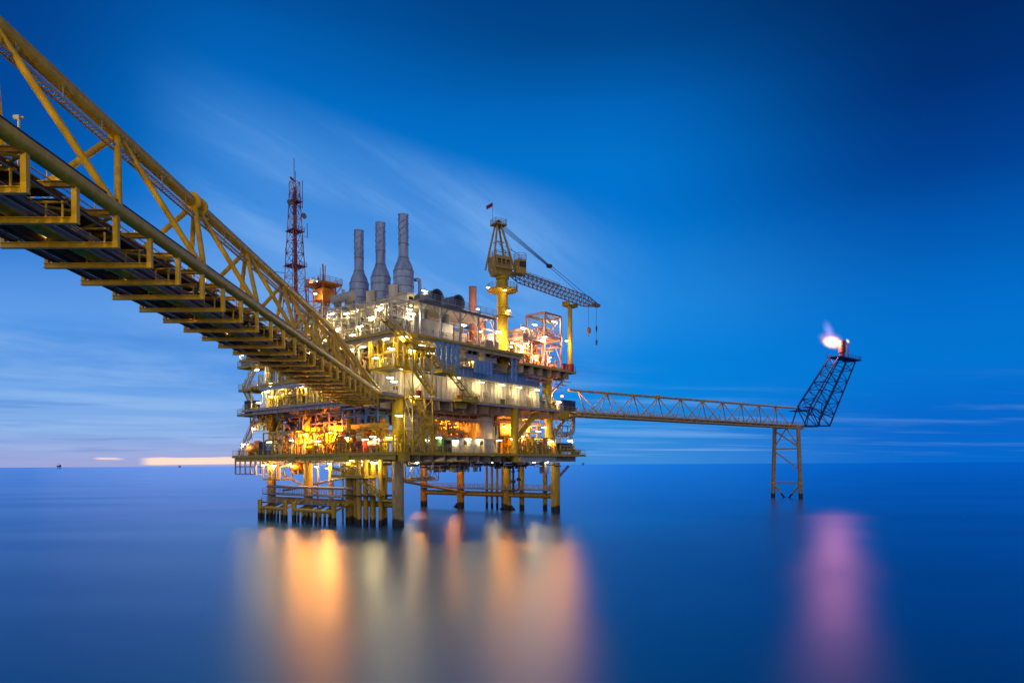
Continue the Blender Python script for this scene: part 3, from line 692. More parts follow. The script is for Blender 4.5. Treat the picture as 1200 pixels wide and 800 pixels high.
# ------------------------------------------------------------------ helpers for equipment
def pipework(label, p0, p1, q0, q1, z0, z1, n, seed, mats=None, rmin=.07, rmax=.2, frame=None, valves=3, name='pipework'):
    rnd = random.Random(seed); e = T(name, label, 'pipework', p0, q0, z0)
    n = int(n*1.6); X_, Y_, Z_ = p1-p0, q1-q0, z1-z0; mats = mats or (WHT, GLV, YEL, WH2)
    if frame:
        mb = MB(); nx = max(1, round(X_/3.5)); ny = max(1, round(Y_/3.5))
        for i in range(nx+1):
            for j in range(ny+1):
                if 0 < i < nx and 0 < j < ny: continue
                mb.bar((X_*i/nx, Y_*j/ny, 0), (X_*i/nx, Y_*j/ny, Z_), .2)
        for z in ([Z_*.5, Z_] if Z_ < 6 else [Z_*.33, Z_*.66, Z_]):
            for j in (0, 1): mb.bar((0,Y_*j,z-.1),(X_,Y_*j,z-.1),.18); mb.bar((X_*j,0,z-.1),(X_*j,Y_,z-.1),.18)
        mb.build('rack_frame', frame, e, smooth=False)
    for k in range(n):
        r = rnd.uniform(rmin, rmax)
        if rnd.random() < .25: r *= 1.6
        x, y = rnd.uniform(r, X_-r), rnd.uniform(r, Y_-r); pts = [Vector((x, y, 0))]
        z = rnd.uniform(.3, .95)*Z_; ax = 0 if (rnd.random() < X_/(X_+Y_)) else 1
        pts.append(Vector((x, y, z)))
        c = pts[-1].copy(); c[ax] = rnd.uniform(0, (X_, Y_)[ax]); pts.append(c.copy())
        if rnd.random() < .6:
            c = c.copy(); c[1-ax] = rnd.uniform(0, (X_, Y_)[1-ax]); pts.append(c.copy())
        c = c.copy(); c.z = 0 if rnd.random() < .5 else Z_*rnd.uniform(.8, 1.08); pts.append(c)
        cl = [pts[0]]
        for i in range(1, len(pts)-1):      # rounded elbows
            a_, b_, d_ = pts[i-1], pts[i], pts[i+1]; l1, l2 = (b_-a_).length, (d_-b_).length; c_ = min(r*2.2, l1*.45, l2*.45)
            if c_ < .02: continue
            cl += [b_+(a_-b_).normalized()*c_, b_+((a_-b_).normalized()+(d_-b_).normalized())*c_*.3, b_+(d_-b_).normalized()*c_]
        cl.append(pts[-1]); ok = [cl[0]]
        for v in cl[1:]:
            if (v-ok[-1]).length > .02: ok.append(v)
        mb = MB().path(ok, r, 8)
        if valves and k < valves:
            v = ok[1] if len(ok) > 2 else ok[0]; v = ok[0].lerp(v, .45)
            mb.lathe([(r*1.8,-.2),(r*1.8,-.12),(r*1.2,-.1),(r*1.2,.1),(r*1.8,.12),(r*1.8,.2)], v, 10)
            mb.tube(v, v+Vector((0,-r*3.2,0)), r*.35, 6); mb.lathe([(r*1.9,-.03),(r*1.9,.03)], v+Vector((0,-r*3.2,0)), 12, 'y')
        mb.build('pipe', mats[k % len(mats)], e)
    return e
def hvessel(label, p, q, z, r, L_, axis, mat, sup=GRY, name='pressure_vessel'):
    e = T(name, label, 'vessel', p, q, z); c = (0, 0, r+.6)
    MB().vessel(c, r, L_, axis).build('shell', mat, e)
    for f in (.2, .8):
        if axis == 'x': MB().box(L_*f-.2,-r*.8,0,L_*f+.2,r*.8,r*.9).build('saddle', sup, e)
        else: MB().box(-r*.8,L_*f-.2,0,r*.8,L_*f+.2,r*.9).build('saddle', sup, e)
    d = (L_*.5,0) if axis == 'x' else (0,L_*.5)
    MB().tube((d[0],d[1],2*r+.4),(d[0],d[1],2*r+1.1),.22,10).lathe([(.34,2*r+1.0),(.34,2*r+1.15)],(d[0],d[1],0),12).build('nozzle', mat, e)
    return e
def vvessel(label, p, q, z, r, h, mat, name='vertical_vessel', skirt=.8):
    e = T(name, label, 'vessel', p, q, z)
    MB().lathe([(r,skirt),(r,h-r*.4),(r*.95,h-r*.25),(r*.75,h-r*.08),(r*.4,h),(.02,h+.03)], n=26).build('shell', mat, e)
    MB().lathe([(r*.92,0),(r*.92,skirt)], n=26).build('skirt', GRY, e)
    MB().tube((0,0,h),(0,0,h+.5),.18,10).build('nozzle', mat, e)
    for z_ in (skirt+.3, h*.55): MB().lathe([(r,z_-.06),(r+.05,z_-.05),(r+.05,z_+.05),(r,z_+.06)], n=26).build('band', mat, e)
    return e
def cabinet(label, p, q, z, sx, sy, sz, mat, name='equipment_cabinet', doors=2, cat='cabinet'):
    e = T(name, label, cat, p, q, z)
    MB().box(0,0,.1,sx,sy,sz).box(-.04,-.04,sz,sx+.04,sy+.04,sz+.06).build('casing', mat, e)
    MB().box(.05,.05,0,sx-.05,sy-.05,.1).build('plinth', DRK, e)
    for k in range(doors):
        a_, b_ = sx*k/doors+.05, sx*(k+1)/doors-.05
        d = MB().box(a_,-.04,.18,b_,-.005,sz-.1).build('door', mat, e)
        MB().box(b_-.16,-.09,sz*.45,b_-.1,-.042,sz*.6).build('handle', DRK, d)
    for k in range(1): MB().box(-.03,.2,sz*.6,-.004,sy-.2,sz*.85).build('vent_grille', DRK, e)
    return e
def container(label, p, q, z, sx, sy, sz, mat, name='cargo_container', cat='container'):
    e = T(name, label, cat, p, q, z)
    mb = MB().corr((0,0),(sx,0),.12,sz-.12,.45,.06,.05).corr((sx,sy),(0,sy),.12,sz-.12,.45,.06,.05).corr((0,sy),(0,0),.12,sz-.12,.45,.06,.05).corr((sx,0),(sx,sy),.12,sz-.12,.45,.06,.05).box(.06,.06,sz-.2,sx-.06,sy-.06,sz-.1)
    mb.build('walls', mat, e, smooth=False)
    mb = MB()
    for x in (0, sx):
        for y in (0, sy): mb.bar((x,y,0),(x,y,sz),.16)
    for z_ in (.07, sz-.07):
        for y in (0, sy): mb.bar((0,y,z_),(sx,y,z_),.14)
        for x in (0, sx): mb.bar((x,0,z_),(x,sy,z_),.14)
    mb.build('corner_frame', mat, e, smooth=False)
    return e
def pump(label, p, q, z, mat, s=1.0, rot=0, name='pump_skid'):
    e = T(name, label, 'pump', p, q, z, rot)
    MB().box(0,0,0,2.6*s,1.2*s,.22*s).build('base_frame', GRY, e)
    MB().lathe([(.3*s,0),(.42*s,.06*s),(.42*s,1.0*s),(.3*s,1.1*s)], (.15*s,.6*s,.7*s), 16, 'x').box(.3*s,.3*s,.2*s,1.1*s,.9*s,.45*s).build('motor', mat, e)
    MB().lathe([(.55*s,0),(.6*s,.08*s),(.6*s,.35*s),(.5*s,.5*s)], (1.7*s,.6*s,.75*s), 18, 'x').build('casing', mat, e)
    MB().path([(1.9*s,.6*s,1.2*s),(1.9*s,.6*s,2.0*s),(2.1*s,.6*s,2.25*s),(2.6*s,.6*s,2.25*s)], .16*s, 10).build('discharge_pipe', mat, e)
    MB().lathe([(.28*s,-.03),(.28*s,.03)], (1.9*s,.3*s,1.7*s), 14, 'y').tube((1.9*s,.3*s,1.7*s),(1.9*s,.6*s,1.7*s),.05*s,6).build('hand_wheel', RED, e)
    return e
def stairs(label, p, q, z0, run, z1, width=1.0, mat=YEL, axis='x', name='staircase'):
    e = T(name, label, 'stairs', p, q, z0, 0); H_ = z1-z0; w2 = width
    def P_(t, s, dz=0): return Vector((run*t, s, H_*t+dz)) if axis == 'x' else Vector((s, run*t, H_*t+dz))
    for s in (0, w2): MB().bar(P_(0,s), P_(1,s), .09, .32).build('stringer', mat, e)
    n = max(4, int(H_/.24)); mb = MB()
    for k in range(n):
        t0, t1 = (k+.1)/n, (k+.9)/n; a_, b_ = P_(t0,.05), P_(t1,w2-.05); z = P_((k+.5)/n,0).z
        mb.box(a_.x,a_.y,z-.03,b_.x,b_.y,z+.02)
    mb.build('tread', GRT, e, smooth=False)
    for s in (0, w2):
        mb = MB(); m_ = max(3, int(abs(H_)/1.1))
        for k in range(m_+1): mb.bar(P_(k/m_,s), P_(k/m_,s,1.1), .07)
        for dz in (.55, 1.1): mb.bar(P_(0,s,dz), P_(1,s,dz), .07)
        mb.build('handrail', mat, e, smooth=False)
    return e
def platform(label, p0, p1, q0, q1, z, mat=YEL, legs=0, rails=(1,1,1,1), name='access_platform'):
    e = T(name, label, 'platform', p0, q0, z); X_, Y_ = p1-p0, q1-q0
    MB().box(0,0,-.06,X_,Y_,0).build('grating', GRT, e)
    mb = MB()
    for a_, b_ in (((0,0),(X_,0)),((X_,0),(X_,Y_)),((X_,Y_),(0,Y_)),((0,Y_),(0,0))): mb.bar((*a_,-.2),(*b_,-.2),.12,.3)
    mb.build('edge_beam', mat, e, smooth=False)
    mb = MB(); c = [(0,0),(X_,0),(X_,Y_),(0,Y_),(0,0)]
    for i in range(4):
        if rails[i]: mb.rail([(*c[i],0),(*c[i+1],0)])
    if mb.v: mb.build('railing', mat, e, smooth=False)
    if legs:
        for a_ in c[:4]: MB().bar((*a_,-legs),(*a_,-.1),.2).build('leg', mat, e)
    return e

# ------------------------------------------------------------------ white deck house on the main deck, right face
dh = T('deck_house', 'long white corrugated deck house with doors on the right face of the main deck', 'building', 0, 0, 21)
MB().corr((1.2,0),(37.6,0),.05,4.3,1.05,.14).build('front_wall', WHT, dh, smooth=False)
MB().corr((1.0,12),(1.0,.1),.05,6.4,1.05,.14).build('side_wall', WHT, dh, smooth=False)
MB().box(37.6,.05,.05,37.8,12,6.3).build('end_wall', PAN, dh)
MB().corr((1.2,.25),(37.4,.25),4.62,6.4,1.05,.14).build('upper_wall', PAN, dh, smooth=False)  # same white wall as below, with blue skylight put into its colour
MB().box(.8,-.3,6.4,37.9,12.2,6.6).build('roof', WH2, dh)
MB().box(11,-1.35,4.36,37.9,0.1,4.58).build('canopy', WH2, dh)
mb = MB()
for k in range(10): mb.bar((11.4+2.9*k,-1.2,4.3),(11.4+2.9*k,-.02,3.6),.07)
mb.build('canopy_bracket', WH2, dh, smooth=False)
for p, lab in ((14.2,None),(20.5,None),(27,None),(33.4,None)):
    d = MB().box(p,-.2,.06,p+1.15,-.145,2.25).build('door', BEI, dh)
    MB().box(p+.35,-.24,1.35,p+.8,-.204,1.85).build('door_window', GRY, d); MB().box(p+.95,-.27,1.0,p+1.05,-.204,1.15).build('door_handle', DRK, d)
    f = MB().box(p-.1,-.19,.05,p-.005,-.142,2.35).box(p+1.155,-.19,.05,p+1.25,-.142,2.35).box(p-.1,-.19,2.26,p+1.25,-.142,2.35).build('door_frame', GRY, dh)
d = MB().box(.82,3.4,.06,.86,4.6,2.25).build('door', WHT, dh); MB().box(.78,3.55,.9,.815,3.65,1.1).build('door_handle', DRK, d)
MB().box(.80,1.6,1.3,.84,2.0,1.9).build('green_sign', GRN, dh); MB().box(.80,.9,1.3,.84,1.25,1.9).build('red_sign', RED, dh)
MB().rail([(11,-1.2,6.62),(37.8,-1.2,6.62)]).build('roof_railing', WH2, dh, smooth=False)
# louvre fins
def fins(label, p, q, z, n, w_, h, gap, n0=0):
    e = T('wind_louvre', label, 'louvre', p, q, z, group='tall pale wind louvres')
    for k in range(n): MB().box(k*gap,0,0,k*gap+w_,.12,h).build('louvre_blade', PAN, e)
    MB().bar((-.2,.2,h*.15),((n-1)*gap+w_+.2,.2,h*.15),.12).bar((-.2,.2,h*.85),((n-1)*gap+w_+.2,.2,h*.85),.12).build('louvre_frame', GLV, e, smooth=False)
    return e
fins('group of five tall skylit blue louvre blades under the weather deck edge', 5.9, -2.9, 26.8, 5, .72, 4.2, 1.18)
fins('short row of five skylit blue louvre blades above the white canopy', 16.1, -2.2, 26.4, 5, .72, 2.2, .98)
fins('pair of narrow tall skylit blue louvre blades beside the salmon module deck', 25.9, -2.4, 26.0, 2, .62, 4.6, 1.15)
for k, (p, lab) in enumerate(((14.2,'grey white cooling unit left of its twin above the short louvre row'),(19.2,'grey white cooling unit right of its twin above the short louvre row'))):
    e = T('cooling_unit', lab, 'cooling unit', p, -1.6, 28.7, group='cooling units under the weather deck')
    MB().box(0,0,0,3.4,3,2).build('casing', WH2, e); MB().box(.5,-.06,.9,1.5,-.004,1.7).build('grille', DRK, e); MB().box(1.9,-.06,.9,2.9,-.004,1.7).build('grille', DRK, e)
    MB().bar((0.1,.1,-1.1),(.1,.1,0),.15).bar((3.3,.1,-1.1),(3.3,.1,0),.15).build('stand', GRY, e)
cabinet('grey electrical box on the landing left of the tall louvre blades', 2.6, -2.6, 25.45, 2.6, 1.4, 1.9, WH2, 'electrical_box', 2)
pipework('yellow lit pipework between the deck house roof and the weather deck', 3, 12, 1, 9, 27.6, 30.9, 16, 3, (YEL, WHT, YEL, GLV), frame=YEL)
pipework('yellow pipework behind the cooling units above the long canopy', 13, 27, 2, 8, 27.6, 30.9, 16, 4, (YEL, WH2, GLV), frame=YEL)
pipework('white pipework at the right end of the deck house roof', 28, 38, 1, 9, 27.6, 29.2, 8, 5, (WH2, GLV))
# stairs on the right face
platform('yellow stair landing below the weather deck edge at the near corner', -1.2, 2.6, -5.0, -3.2, 28.6, YEL)
stairs('upper yellow staircase climbing to the weather deck at the near corner', -6.4, -4.9, 32.0, 5.3, 28.6, 1.1, YEL)
stairs('yellow staircase descending left of the tall louvre blades', 1.4, -4.9, 28.6, 4.2, 25.5, 1.1, YEL)
platform('grey yellow stair landing in front of the electrical box', 5.2, 8.4, -5.0, -3.2, 25.4, YEL)
stairs('yellow staircase dropping to the main deck in front of the white wall', 7.4, -4.9, 25.4, 5.4, 21.1, 1.1, YEL)
platform('yellow balcony carrying the foot of the front staircase', 9.6, 14.0, -5.1, -3.1, 21.0, YEL, rails=(1,1,0,1))
stairs('yellow staircase behind the front one leading down past the red box', -.6, -4.9, 25.4, 4.4, 21.1, 1.0, YEL)
stairs('yellow staircase from the main deck down towards the cellar deck stair tower', -1.5, -4.8, 21.0, 4.6, 16.6, 1.0, YEL)
platform('yellow landing half way between main and cellar decks', 2.6, 5.2, -5.0, -3.2, 16.5, YEL, legs=4.4)
stairs('yellow staircase from the half way landing to the cellar deck', 3.2, -4.9, 16.5, -4.6, 12.1, 1.0, YEL)
st = T('stair_tower_frame', 'yellow braced frame holding the stairs at the near corner', 'stair frame', -1.4, -5.2, 12)
mb = MB()
for x in (0, 4.2):
    for y in (0, 1.9): mb.bar((x,y,0),(x,y,16.4),.2)
for z in (0, 4.4, 9, 13.3):
    mb.bar((0,0,z+.1),(4.2,1e-3,z+4.2),.1); mb.bar((4.2,0,z),(0,0,z+4.2),.1); mb.bar((0,0,z),(0,1.9,z+4),.1)
    mb.bar((0,0,z+4.2),(4.2,0,z+4.2),.16); mb.bar((0,1.9,z+4.2),(4.2,1.9,z+4.2),.16)
mb.build('lattice', YEL, st, smooth=False)
# deck clutter on the walkway
def extinguisher(label, p, q, z, mat=RED):
    e = T('wheeled_bin', label, 'bin', p, q, z, group='green bins on the main deck walkway') if mat is GRN else T('fire_cabinet', label, 'fire cabinet', p, q, z)
    MB().box(0,0,.08,.75,.5,1.15).build('body', mat, e); MB().box(-.04,-.04,1.15,.79,.54,1.28).build('lid', mat, e); MB().box(.05,.1,0,.7,.4,.08).build('foot', BLK, e)
extinguisher('green bin beside the second door of the white wall', 17.2, -1.2, 21, GRN); extinguisher('green bin between the third and last doors of the white wall', 24.6, -1.2, 21, GRN)
extinguisher('red fire cabinet beside the lifebuoy on the white wall', 12.9, -1.4, 21); extinguisher('red fire cabinet at the foot of the stairs near the corner', 3.4, -1.2, 21)
e = T('lifebuoy', 'orange and white lifebuoy hung on the deck railing by the red cabinet', 'lifebuoy', 11.9, -3.1, 21.7)
vs = []; 
mb = MB()
pts = [(.42*math.cos(2*math.pi*k/20), 0, .42*math.sin(2*math.pi*k/20)) for k in range(21)]
mb.path(pts, .1, 8); mb.build('ring', RING, e)
for k in range(4):
    t_ = math.pi/4+k*math.pi/2; MB().path([(.42*math.cos(t_+s),0,.42*math.sin(t_+s)) for s in (-.22,0,.22)], .108, 8).build('white_band', WHT, e)

# ------------------------------------------------------------------ weather deck: white shelter, ducts, modules
sh = T('steel_shelter', 'open white steel shelter frame over grey machines on the weather deck', 'shelter', 3, -2.3, 31)
for x in (0, 4.6, 9.2, 13.8, 18.2):
    for y in (0, 8): MB().bar((x,y,0),(x,y,5.3),.34).build('post', WH2, sh)
for y in (0, 8): MB().ibeam((-.4,y,5.5),(18.6,y,5.5),.4,.3).build('roof_beam', WH2, sh)
for x in (0, 4.6, 9.2, 13.8, 18.2): MB().ibeam((x,-.8,5.86),(x,8.4,5.86),.3,.25).build('roof_beam', WH2, sh)
for x in (0, 4.6, 9.2, 13.8):
    MB().bar((x,-.02,3.6),(x+1.7,-.02,5.3),.16).build('knee_brace', WH2, sh); MB().bar((x+4.4,-.02,3.6),(x+2.8,-.02,5.3),.16).build('knee_brace', WH2, sh)
MB().rail([(-.5,-.6,6.0),(18.6,-.6,6.0)]).box(-.5,-.7,5.72,18.6,8.4,5.74).build('roof_walkway', WH2, sh, smooth=False)
cabinet('large grey generator enclosure inside the white shelter', 4.4, .8, 31, 9.2, 4, 3.7, WH2, 'generator_enclosure', 4, 'machine')
cabinet('smaller dark grey enclosure at the right of the white shelter', 14.6, 1.6, 31, 3.4, 3.2, 2.9, GRY, 'generator_enclosure', 2, 'machine')
for p, lab in ((8.0,'dark blue round air duct on the shelter roof, left of two'),(13.2,'dark blue round air duct on the shelter roof, right of two')):
    e = T('air_duct', lab, 'duct', p, -1.2, 36.9, group='round air ducts on the shelter roof')
    MB().lathe([(.9,.5),(1.35,0),(1.42,0),(1.42,.3),(1.3,.4),(1.3,6.5),(1.1,6.9)], (0,0,1.45), 26, 'y').build('duct_body', DUC, e)
    MB().lathe([(1.34,.22),(1.3,.3)], (0,-.02,1.45), 26, 'y').build('duct_screen', DRK, e)
    MB().box(-1.2,1,0,1.2,1.5,.5).box(-1.2,4.8,0,1.2,5.3,.5).build('cradle', GRY, e)
    MB().path([(0,3.4,.6),(0,3.4,-1.6),(0,3.4,-2)], .7, 14).build('down_duct', DUC, e)
e = T('control_cabin', 'small cream lit cabin raised beside the nearest exhaust stack', 'cabin', 5.2, 3.4, 36.9)
MB().box(0,0,0,3.2,2.6,2.3).build('cabin_walls', WHT, e); MB().box(-.25,-.25,2.3,3.45,2.85,2.48).build('roof', WH2, e)
MB().box(.4,-.05,1.1,1.3,-.004,1.9).build('window', GLS, e); MB().box(1.8,-.05,.05,2.6,-.004,2.0).build('door', WH2, e)
MB().rail([(-.6,-.8,-.05),(3.8,-.8,-.05)]).box(-.6,-.9,-.2,3.8,3.2,-.05).build('cabin_platform', WHT, e, smooth=False)
MB().bar((0,0,-5.9),(0,0,-.2),.2).bar((3.2,0,-5.9),(3.2,0,-.2),.2).bar((0,2.6,-5.9),(0,2.6,-.2),.2).bar((3.2,2.6,-5.9),(3.2,2.6,-.2),.2).build('stilt', WHT, e, smooth=False)
pipework('white pipe rack in front of the middle stack on the weather deck', -2, 6, 8, 16, 31, 37, 20, 11, (WHT, WH2, GLV, WHT), frame=WHT)
pipework('white pipe rack at the near corner of the weather deck', -2, 2.6, -1, 7, 31, 36.5, 16, 12, (WHT, WH2, GLV), frame=WHT)
pipework('cream pipe rack in front of the left rear stack', -2, 6, 17.5, 26, 31, 38, 20, 13, (WHT, GLV, BEI, WHT), frame=WHT)
pipework('orange lit pipework at the far left end of the weather deck', -2, 6, 27.5, 35.5, 31, 36.5, 18, 14, (YEL, WHT, ORA), frame=YEL)
pipework('tall white pipework between the nearest stack and the shelter', 15, 22, 7, 14, 31, 39, 12, 15, (WHT, GLV, SALW), frame=WH2)
cabinet('pale filter house in front of the middle exhaust stack', 7, 14.4, 31, 2.6, 4.2, 5.6, WHT, 'filter_house', 1, 'machine')
cabinet('pale filter house with blue grey panel left of the middle stack', 6.6, 21.0, 31, 2.8, 4.0, 7.5, WHT, 'filter_house', 1, 'machine')
cabinet('small blue grey cabinet on the platform below the left rear stack', 5.8, 22.2, 38.0, 1.5, 1.2, 1.9, DUC, 'equipment_cabinet', 1)
hvessel('white horizontal drum lying across the pipe racks of the weather deck', -1.6, 9.5, 37.2, .8, 5, 'y', WHT)
vvessel('slim white knock out vessel beside the near corner rack', 3.6, 6.4, 31, .7, 6.4, WHT)
for k, (q, lab) in enumerate(((6.6,'inclined dark vent boom rising left of the rear stack'),)):
    e = T('vent_boom', lab, 'boom', 7, 30.5, 36)
    mb = MB()
    for x in (0, .8): mb.bar((x,4.5,-2),(x,-1.5,8.6),.2); mb.bar((x,3.5,-2),(x,-2.4,7.8),.2)
    for k2 in range(9): t_ = k2/8; mb.bar((0,4.5-6*t_,-2+10.6*t_),(.8,3.5-5.9*t_,-2+9.8*t_),.12); mb.bar((.8,4.5-6*t_,-2+10.6*t_),(0,3.5-5.9*t_,-2+9.8*t_),.12)
    mb.build('lattice', RST, e, smooth=False); MB().tube((.4,4,-2),(.4,-2,8.4),.22,8).build('vent_pipe', GLV, e)
# salmon stack and vessel
p_, z_ = onq(554, 336, 10)
e = T('vent_stack', 'salmon round vent stack behind the white shelter', 'stack', p_, 10, 31)
MB().lathe([(.78,0),(.78,z_-31),(.66,z_-31),(.66,z_-32)], n=24).build('chimney', SAL, e)
for z in (4, 8, 11): MB().lathe([(.78,z-.06),(.86,z-.05),(.86,z+.05),(.78,z+.06)], n=24).build('band', SAL, e)
MB().rail([(-1.6,-1.6,6.8),(1.6,-1.6,6.8),(1.6,1.6,6.8)]).box(-1.6,-1.6,6.7,1.6,1.6,6.8).build('stack_platform', SALW, e, smooth=False)
vvessel('large salmon domed vessel left of the crane pedestal', 27.2, 7.5, 29.6, 1.75, 9.6, SAL)
pipework('salmon pipework around the domed vessel left of the crane', 21.5, 28, 1, 8, 31, 35.5, 18, 16, (SALW, SAL, ORA, SALW), frame=SALW)
pipework('salmon pipework in front of the vent stack', 24, 31, 9, 13, 31, 36.5, 14, 17, (SALW, SAL), frame=SALW)
cabinet('grey box row at the weather deck edge left of the crane', 19.6, -1.6, 31, 3.6, 1.4, 1.7, GRY, 'equipment_cabinet', 3)

# ------------------------------------------------------------------ salmon module on the east deck
pm_ = T('portal_frame', 'salmon open portal frame standing on top of the east module', 'steel frame', 36.6, -2.2, 29.4)
fw, fq = 5.6, 4.6
for x in (0, fw):
    for y in (0, fq): MB().bar((x,y,0),(x,y,11.0),.34).build('post', SALW, pm_)
for z in (4.9, 6.2, 11.0):
    for y in (0, fq): MB().ibeam((0,y,z),(fw,y,z),.42,.3).build('cross_beam', SALW, pm_)
    for x in (0, fw): MB().ibeam((x,0,z),(x,fq,z),.42,.3).build('cross_beam', SALW, pm_)
for a_, b_ in (((0,0,6.4),(0,fq,10.8)),((fw,0,6.4),(.1,0,10.8)),((0,0,1.6),(2.2,0,4.8)),((fw,0,1.6),(3.4,0,4.8)),((fw,fq,6.4),(fw,0,10.8))):
    MB().tube(a_, b_, .12, 8).build('brace', SALW, pm_)
MB().box(0,0,6.42,fw,fq,6.5).rail([(0,0,6.5),(fw,0,6.5),(fw,fq,6.5),(0,fq,6.5),(0,0,6.5)]).build('upper_floor', SALW, pm_, smooth=False)
MB().ibeam((-.2,2.3,10.2),(fw+.4,2.3,10.2),.6,.4).build('hoist_beam', BEI, pm_)
platform('salmon middle floor of the module left of the portal frame', 29.4, 36.4, -2.4, 4, 34.6, SALW, legs=5.1)
pipework('dense orange lit pipework under the salmon middle floor', 29.6, 36.2, -1.8, 4.5, 29.45, 34.2, 26, 18, (SALW, ORA, SAL, YEL), frame=SALW)
pipework('orange lit pipework inside the portal frame', 37, 42, -1.6, 3, 29.45, 33.9, 12, 19, (SALW, ORA, SALW, YEL))
pipework('salmon pipework on the upper floor of the portal frame', 37, 41.8, -1.6, 2, 35.95, 38, 12, 20, (SALW, SAL))
pipework('pale pipework on top of the salmon middle floor', 30, 36, -1.8, 3.6, 34.65, 37, 12, 26, (SALW, WHT))
vvessel('orange vessel standing under the salmon portal frame', 36.2, 1.2, 29.4, 1.2, 5.0, SALW)
pump('orange pump at the module deck edge under the portal frame', 39.2, -2.2, 29.4, ORA, .9)
pump('orange pump at the module deck edge left of the first', 33, -2.6, 29.4, ORA, .8)
cabinet('red cabinet beside the boom rest post', 43.2, -2.3, 29.4, .9, .8, 1.5, RED, 'fire_cabinet', 1, 'fire cabinet')

# ------------------------------------------------------------------ crane
CP = (27.6, 1.2)
cr = T('pedestal_crane', 'yellow pedestal crane with lattice boom resting to the right', 'crane', *CP, 31)
MB().lathe([(1.05,-3.6),(1.05,11.4),(1.1,11.5),(1.1,14.6),(1.3,14.8),(1.3,15.3)], n=28).build('pedestal', YEL, cr)
MB().lathe([(1.06,7.2),(1.28,7.3),(1.28,7.6),(1.06,7.7)], n=28).build('pedestal_collar', YEL, cr); MB().lathe([(1.06,9.3),(1.2,9.35),(1.2,9.5),(1.06,9.55)], n=28).build('pedestal_collar', YEL, cr)
pr = MB()
for z, r1 in ((12.6,3.0),):
    pr.lathe([(1.12,z-.5),(r1,z-.12),(r1,z),(1.12,z)], n=30)
    c = [(r1*.97*math.cos(2*math.pi*k/20), r1*.97*math.sin(2*math.pi*k/20), z) for k in range(21)]; pr.rail(c, 1.1, 3)
pr.build('ring_platform', YEL, cr, smooth=False)
MB().rail([(1.3,-1.2,7.7),(-1.3,-1.2,7.7)],.9).box(-1.5,-1.5,7.6,1.5,1.5,7.7).build('lower_platform', YEL, cr, smooth=False)
# slewing house, aligned with the boom
bt = Vector((50.5-CP[0], -5.8-CP[1], 0)); ba = math.atan2(bt.y, bt.x)
hs = bpy.data.objects.new('slewing_house', None); COL.objects.link(hs); hs.parent = cr; hs.location = (0,0,15.3); hs.rotation_euler = (0,0,ba)
MB().add([(-2.3,-1.5,1.2),(1.4,-1.5,1.2),(1.4,1.5,1.2),(-2.3,1.5,1.2),(-2.3,-1.5,3.5),(.9,-1.5,3.5),(.9,1.5,3.5),(-2.3,1.5,3.5)],[(0,3,2,1),(4,5,6,7),(0,1,5,4),(1,2,6,5),(2,3,7,6),(3,0,4,7)]).add([(-1.9,-1.2,.0),(1.2,-1.2,.0),(1.2,1.2,.0),(-1.9,1.2,.0),(-2.3,-1.5,1.19),(1.4,-1.5,1.19),(1.4,1.5,1.19),(-2.3,1.5,1.19)],[(0,3,2,1),(4,5,6,7),(0,1,5,4),(1,2,6,5),(2,3,7,6),(3,0,4,7)]).build('machinery_house', CRN, hs)
for x in (-1.9,-.9,.1): MB().box(x,-1.56,2.0,x+.6,-1.505,3.0).build('vent_panel', DRK, hs)
MB().rail([(-2.8,-1.9,1.2),(1.7,-1.9,1.2)]).box(-2.9,-2.1,1.08,1.7,-1.72,1.19).rail([(-2.2,-1.4,3.5),(.8,-1.4,3.5),(.8,1.4,3.5),(-2.2,1.4,3.5),(-2.2,-1.4,3.5)]).build('walkway', CRN, hs, smooth=False)
MB().box(1.9,-3.0,.5,3.6,-1.2,3.0).build('operator_cab', CRN, hs); MB().box(2.0,-3.06,1.6,3.5,-3.005,2.7).box(3.605,-2.9,1.2,3.66,-1.3,2.8).build('cab_window', GLS, hs)
MB().rail([(1.9,-3,3.0),(3.6,-3,3.0),(3.6,-1.2,3.0),(1.9,-1.2,3.0),(1.9,-3,3.0)],1.3).box(1.0,-3.2,.3,3.8,-1.0,.48).build('cab_platform', CRN, hs, smooth=False)
ap = Vector((-.9,0,9.9))
for y in (-1.3, 1.3): MB().tube((-2.9,y*1.15,1.2),(ap.x-.4,y*.3,ap.z),.19,8).build('mast_leg', CRN, hs); MB().tube((1.9,y*1.15,1.2),(ap.x+.4,y*.3,ap.z),.22,8).build('mast_leg', CRN, hs)
MB().tube((-1.9,-1.0,4.4),(.5,-1.0,4.4),.09,6).tube((-1.5,-.75,6.4),(.0,-.75,6.4),.09,6).tube((-1.5,-.75,6.4),(.45,-.9,4.4),.07,6).tube((-1.5,.75,6.4),(-1.5,-.75,6.4),.08,6).build('mast_brace', CRN, hs)
MB().box(-2.1,-1.1,9.7,.5,1.1,9.85).rail([(-2,-1,9.85),(.4,-1,9.85),(.4,1,9.85),(-2,1,9.85),(-2,-1,9.85)],1.0).build('mast_platform', CRN, hs, smooth=False)
MB().lathe([(.5,-.2),(.5,.2)], (ap.x+.1,0,10.3), 16, 'y').build('sheave', DRK, hs)
BL = bt.length
bz0, bz1 = .9, -2.6
def bp_(t, s, u): # boom section, s side, u top/bottom
    d = .25+ (min(t/.12,1) if t < .12 else (1 if t < .86 else max(0,(1-t)/.14)))*.75
    return Vector((1.6+(BL-1.6)*t, s*d*.9, bz0+(bz1-bz0)*t + u*d*.85))
NB = 22; 
for s in (-1,1):
    for u in (-1,1):
        MB().path([bp_(t_,s,u) for t_ in (0,.06,.12,.5,.86,.93,1)], .11, 8).build('boom_chord', CRNB, hs)
mb = MB()
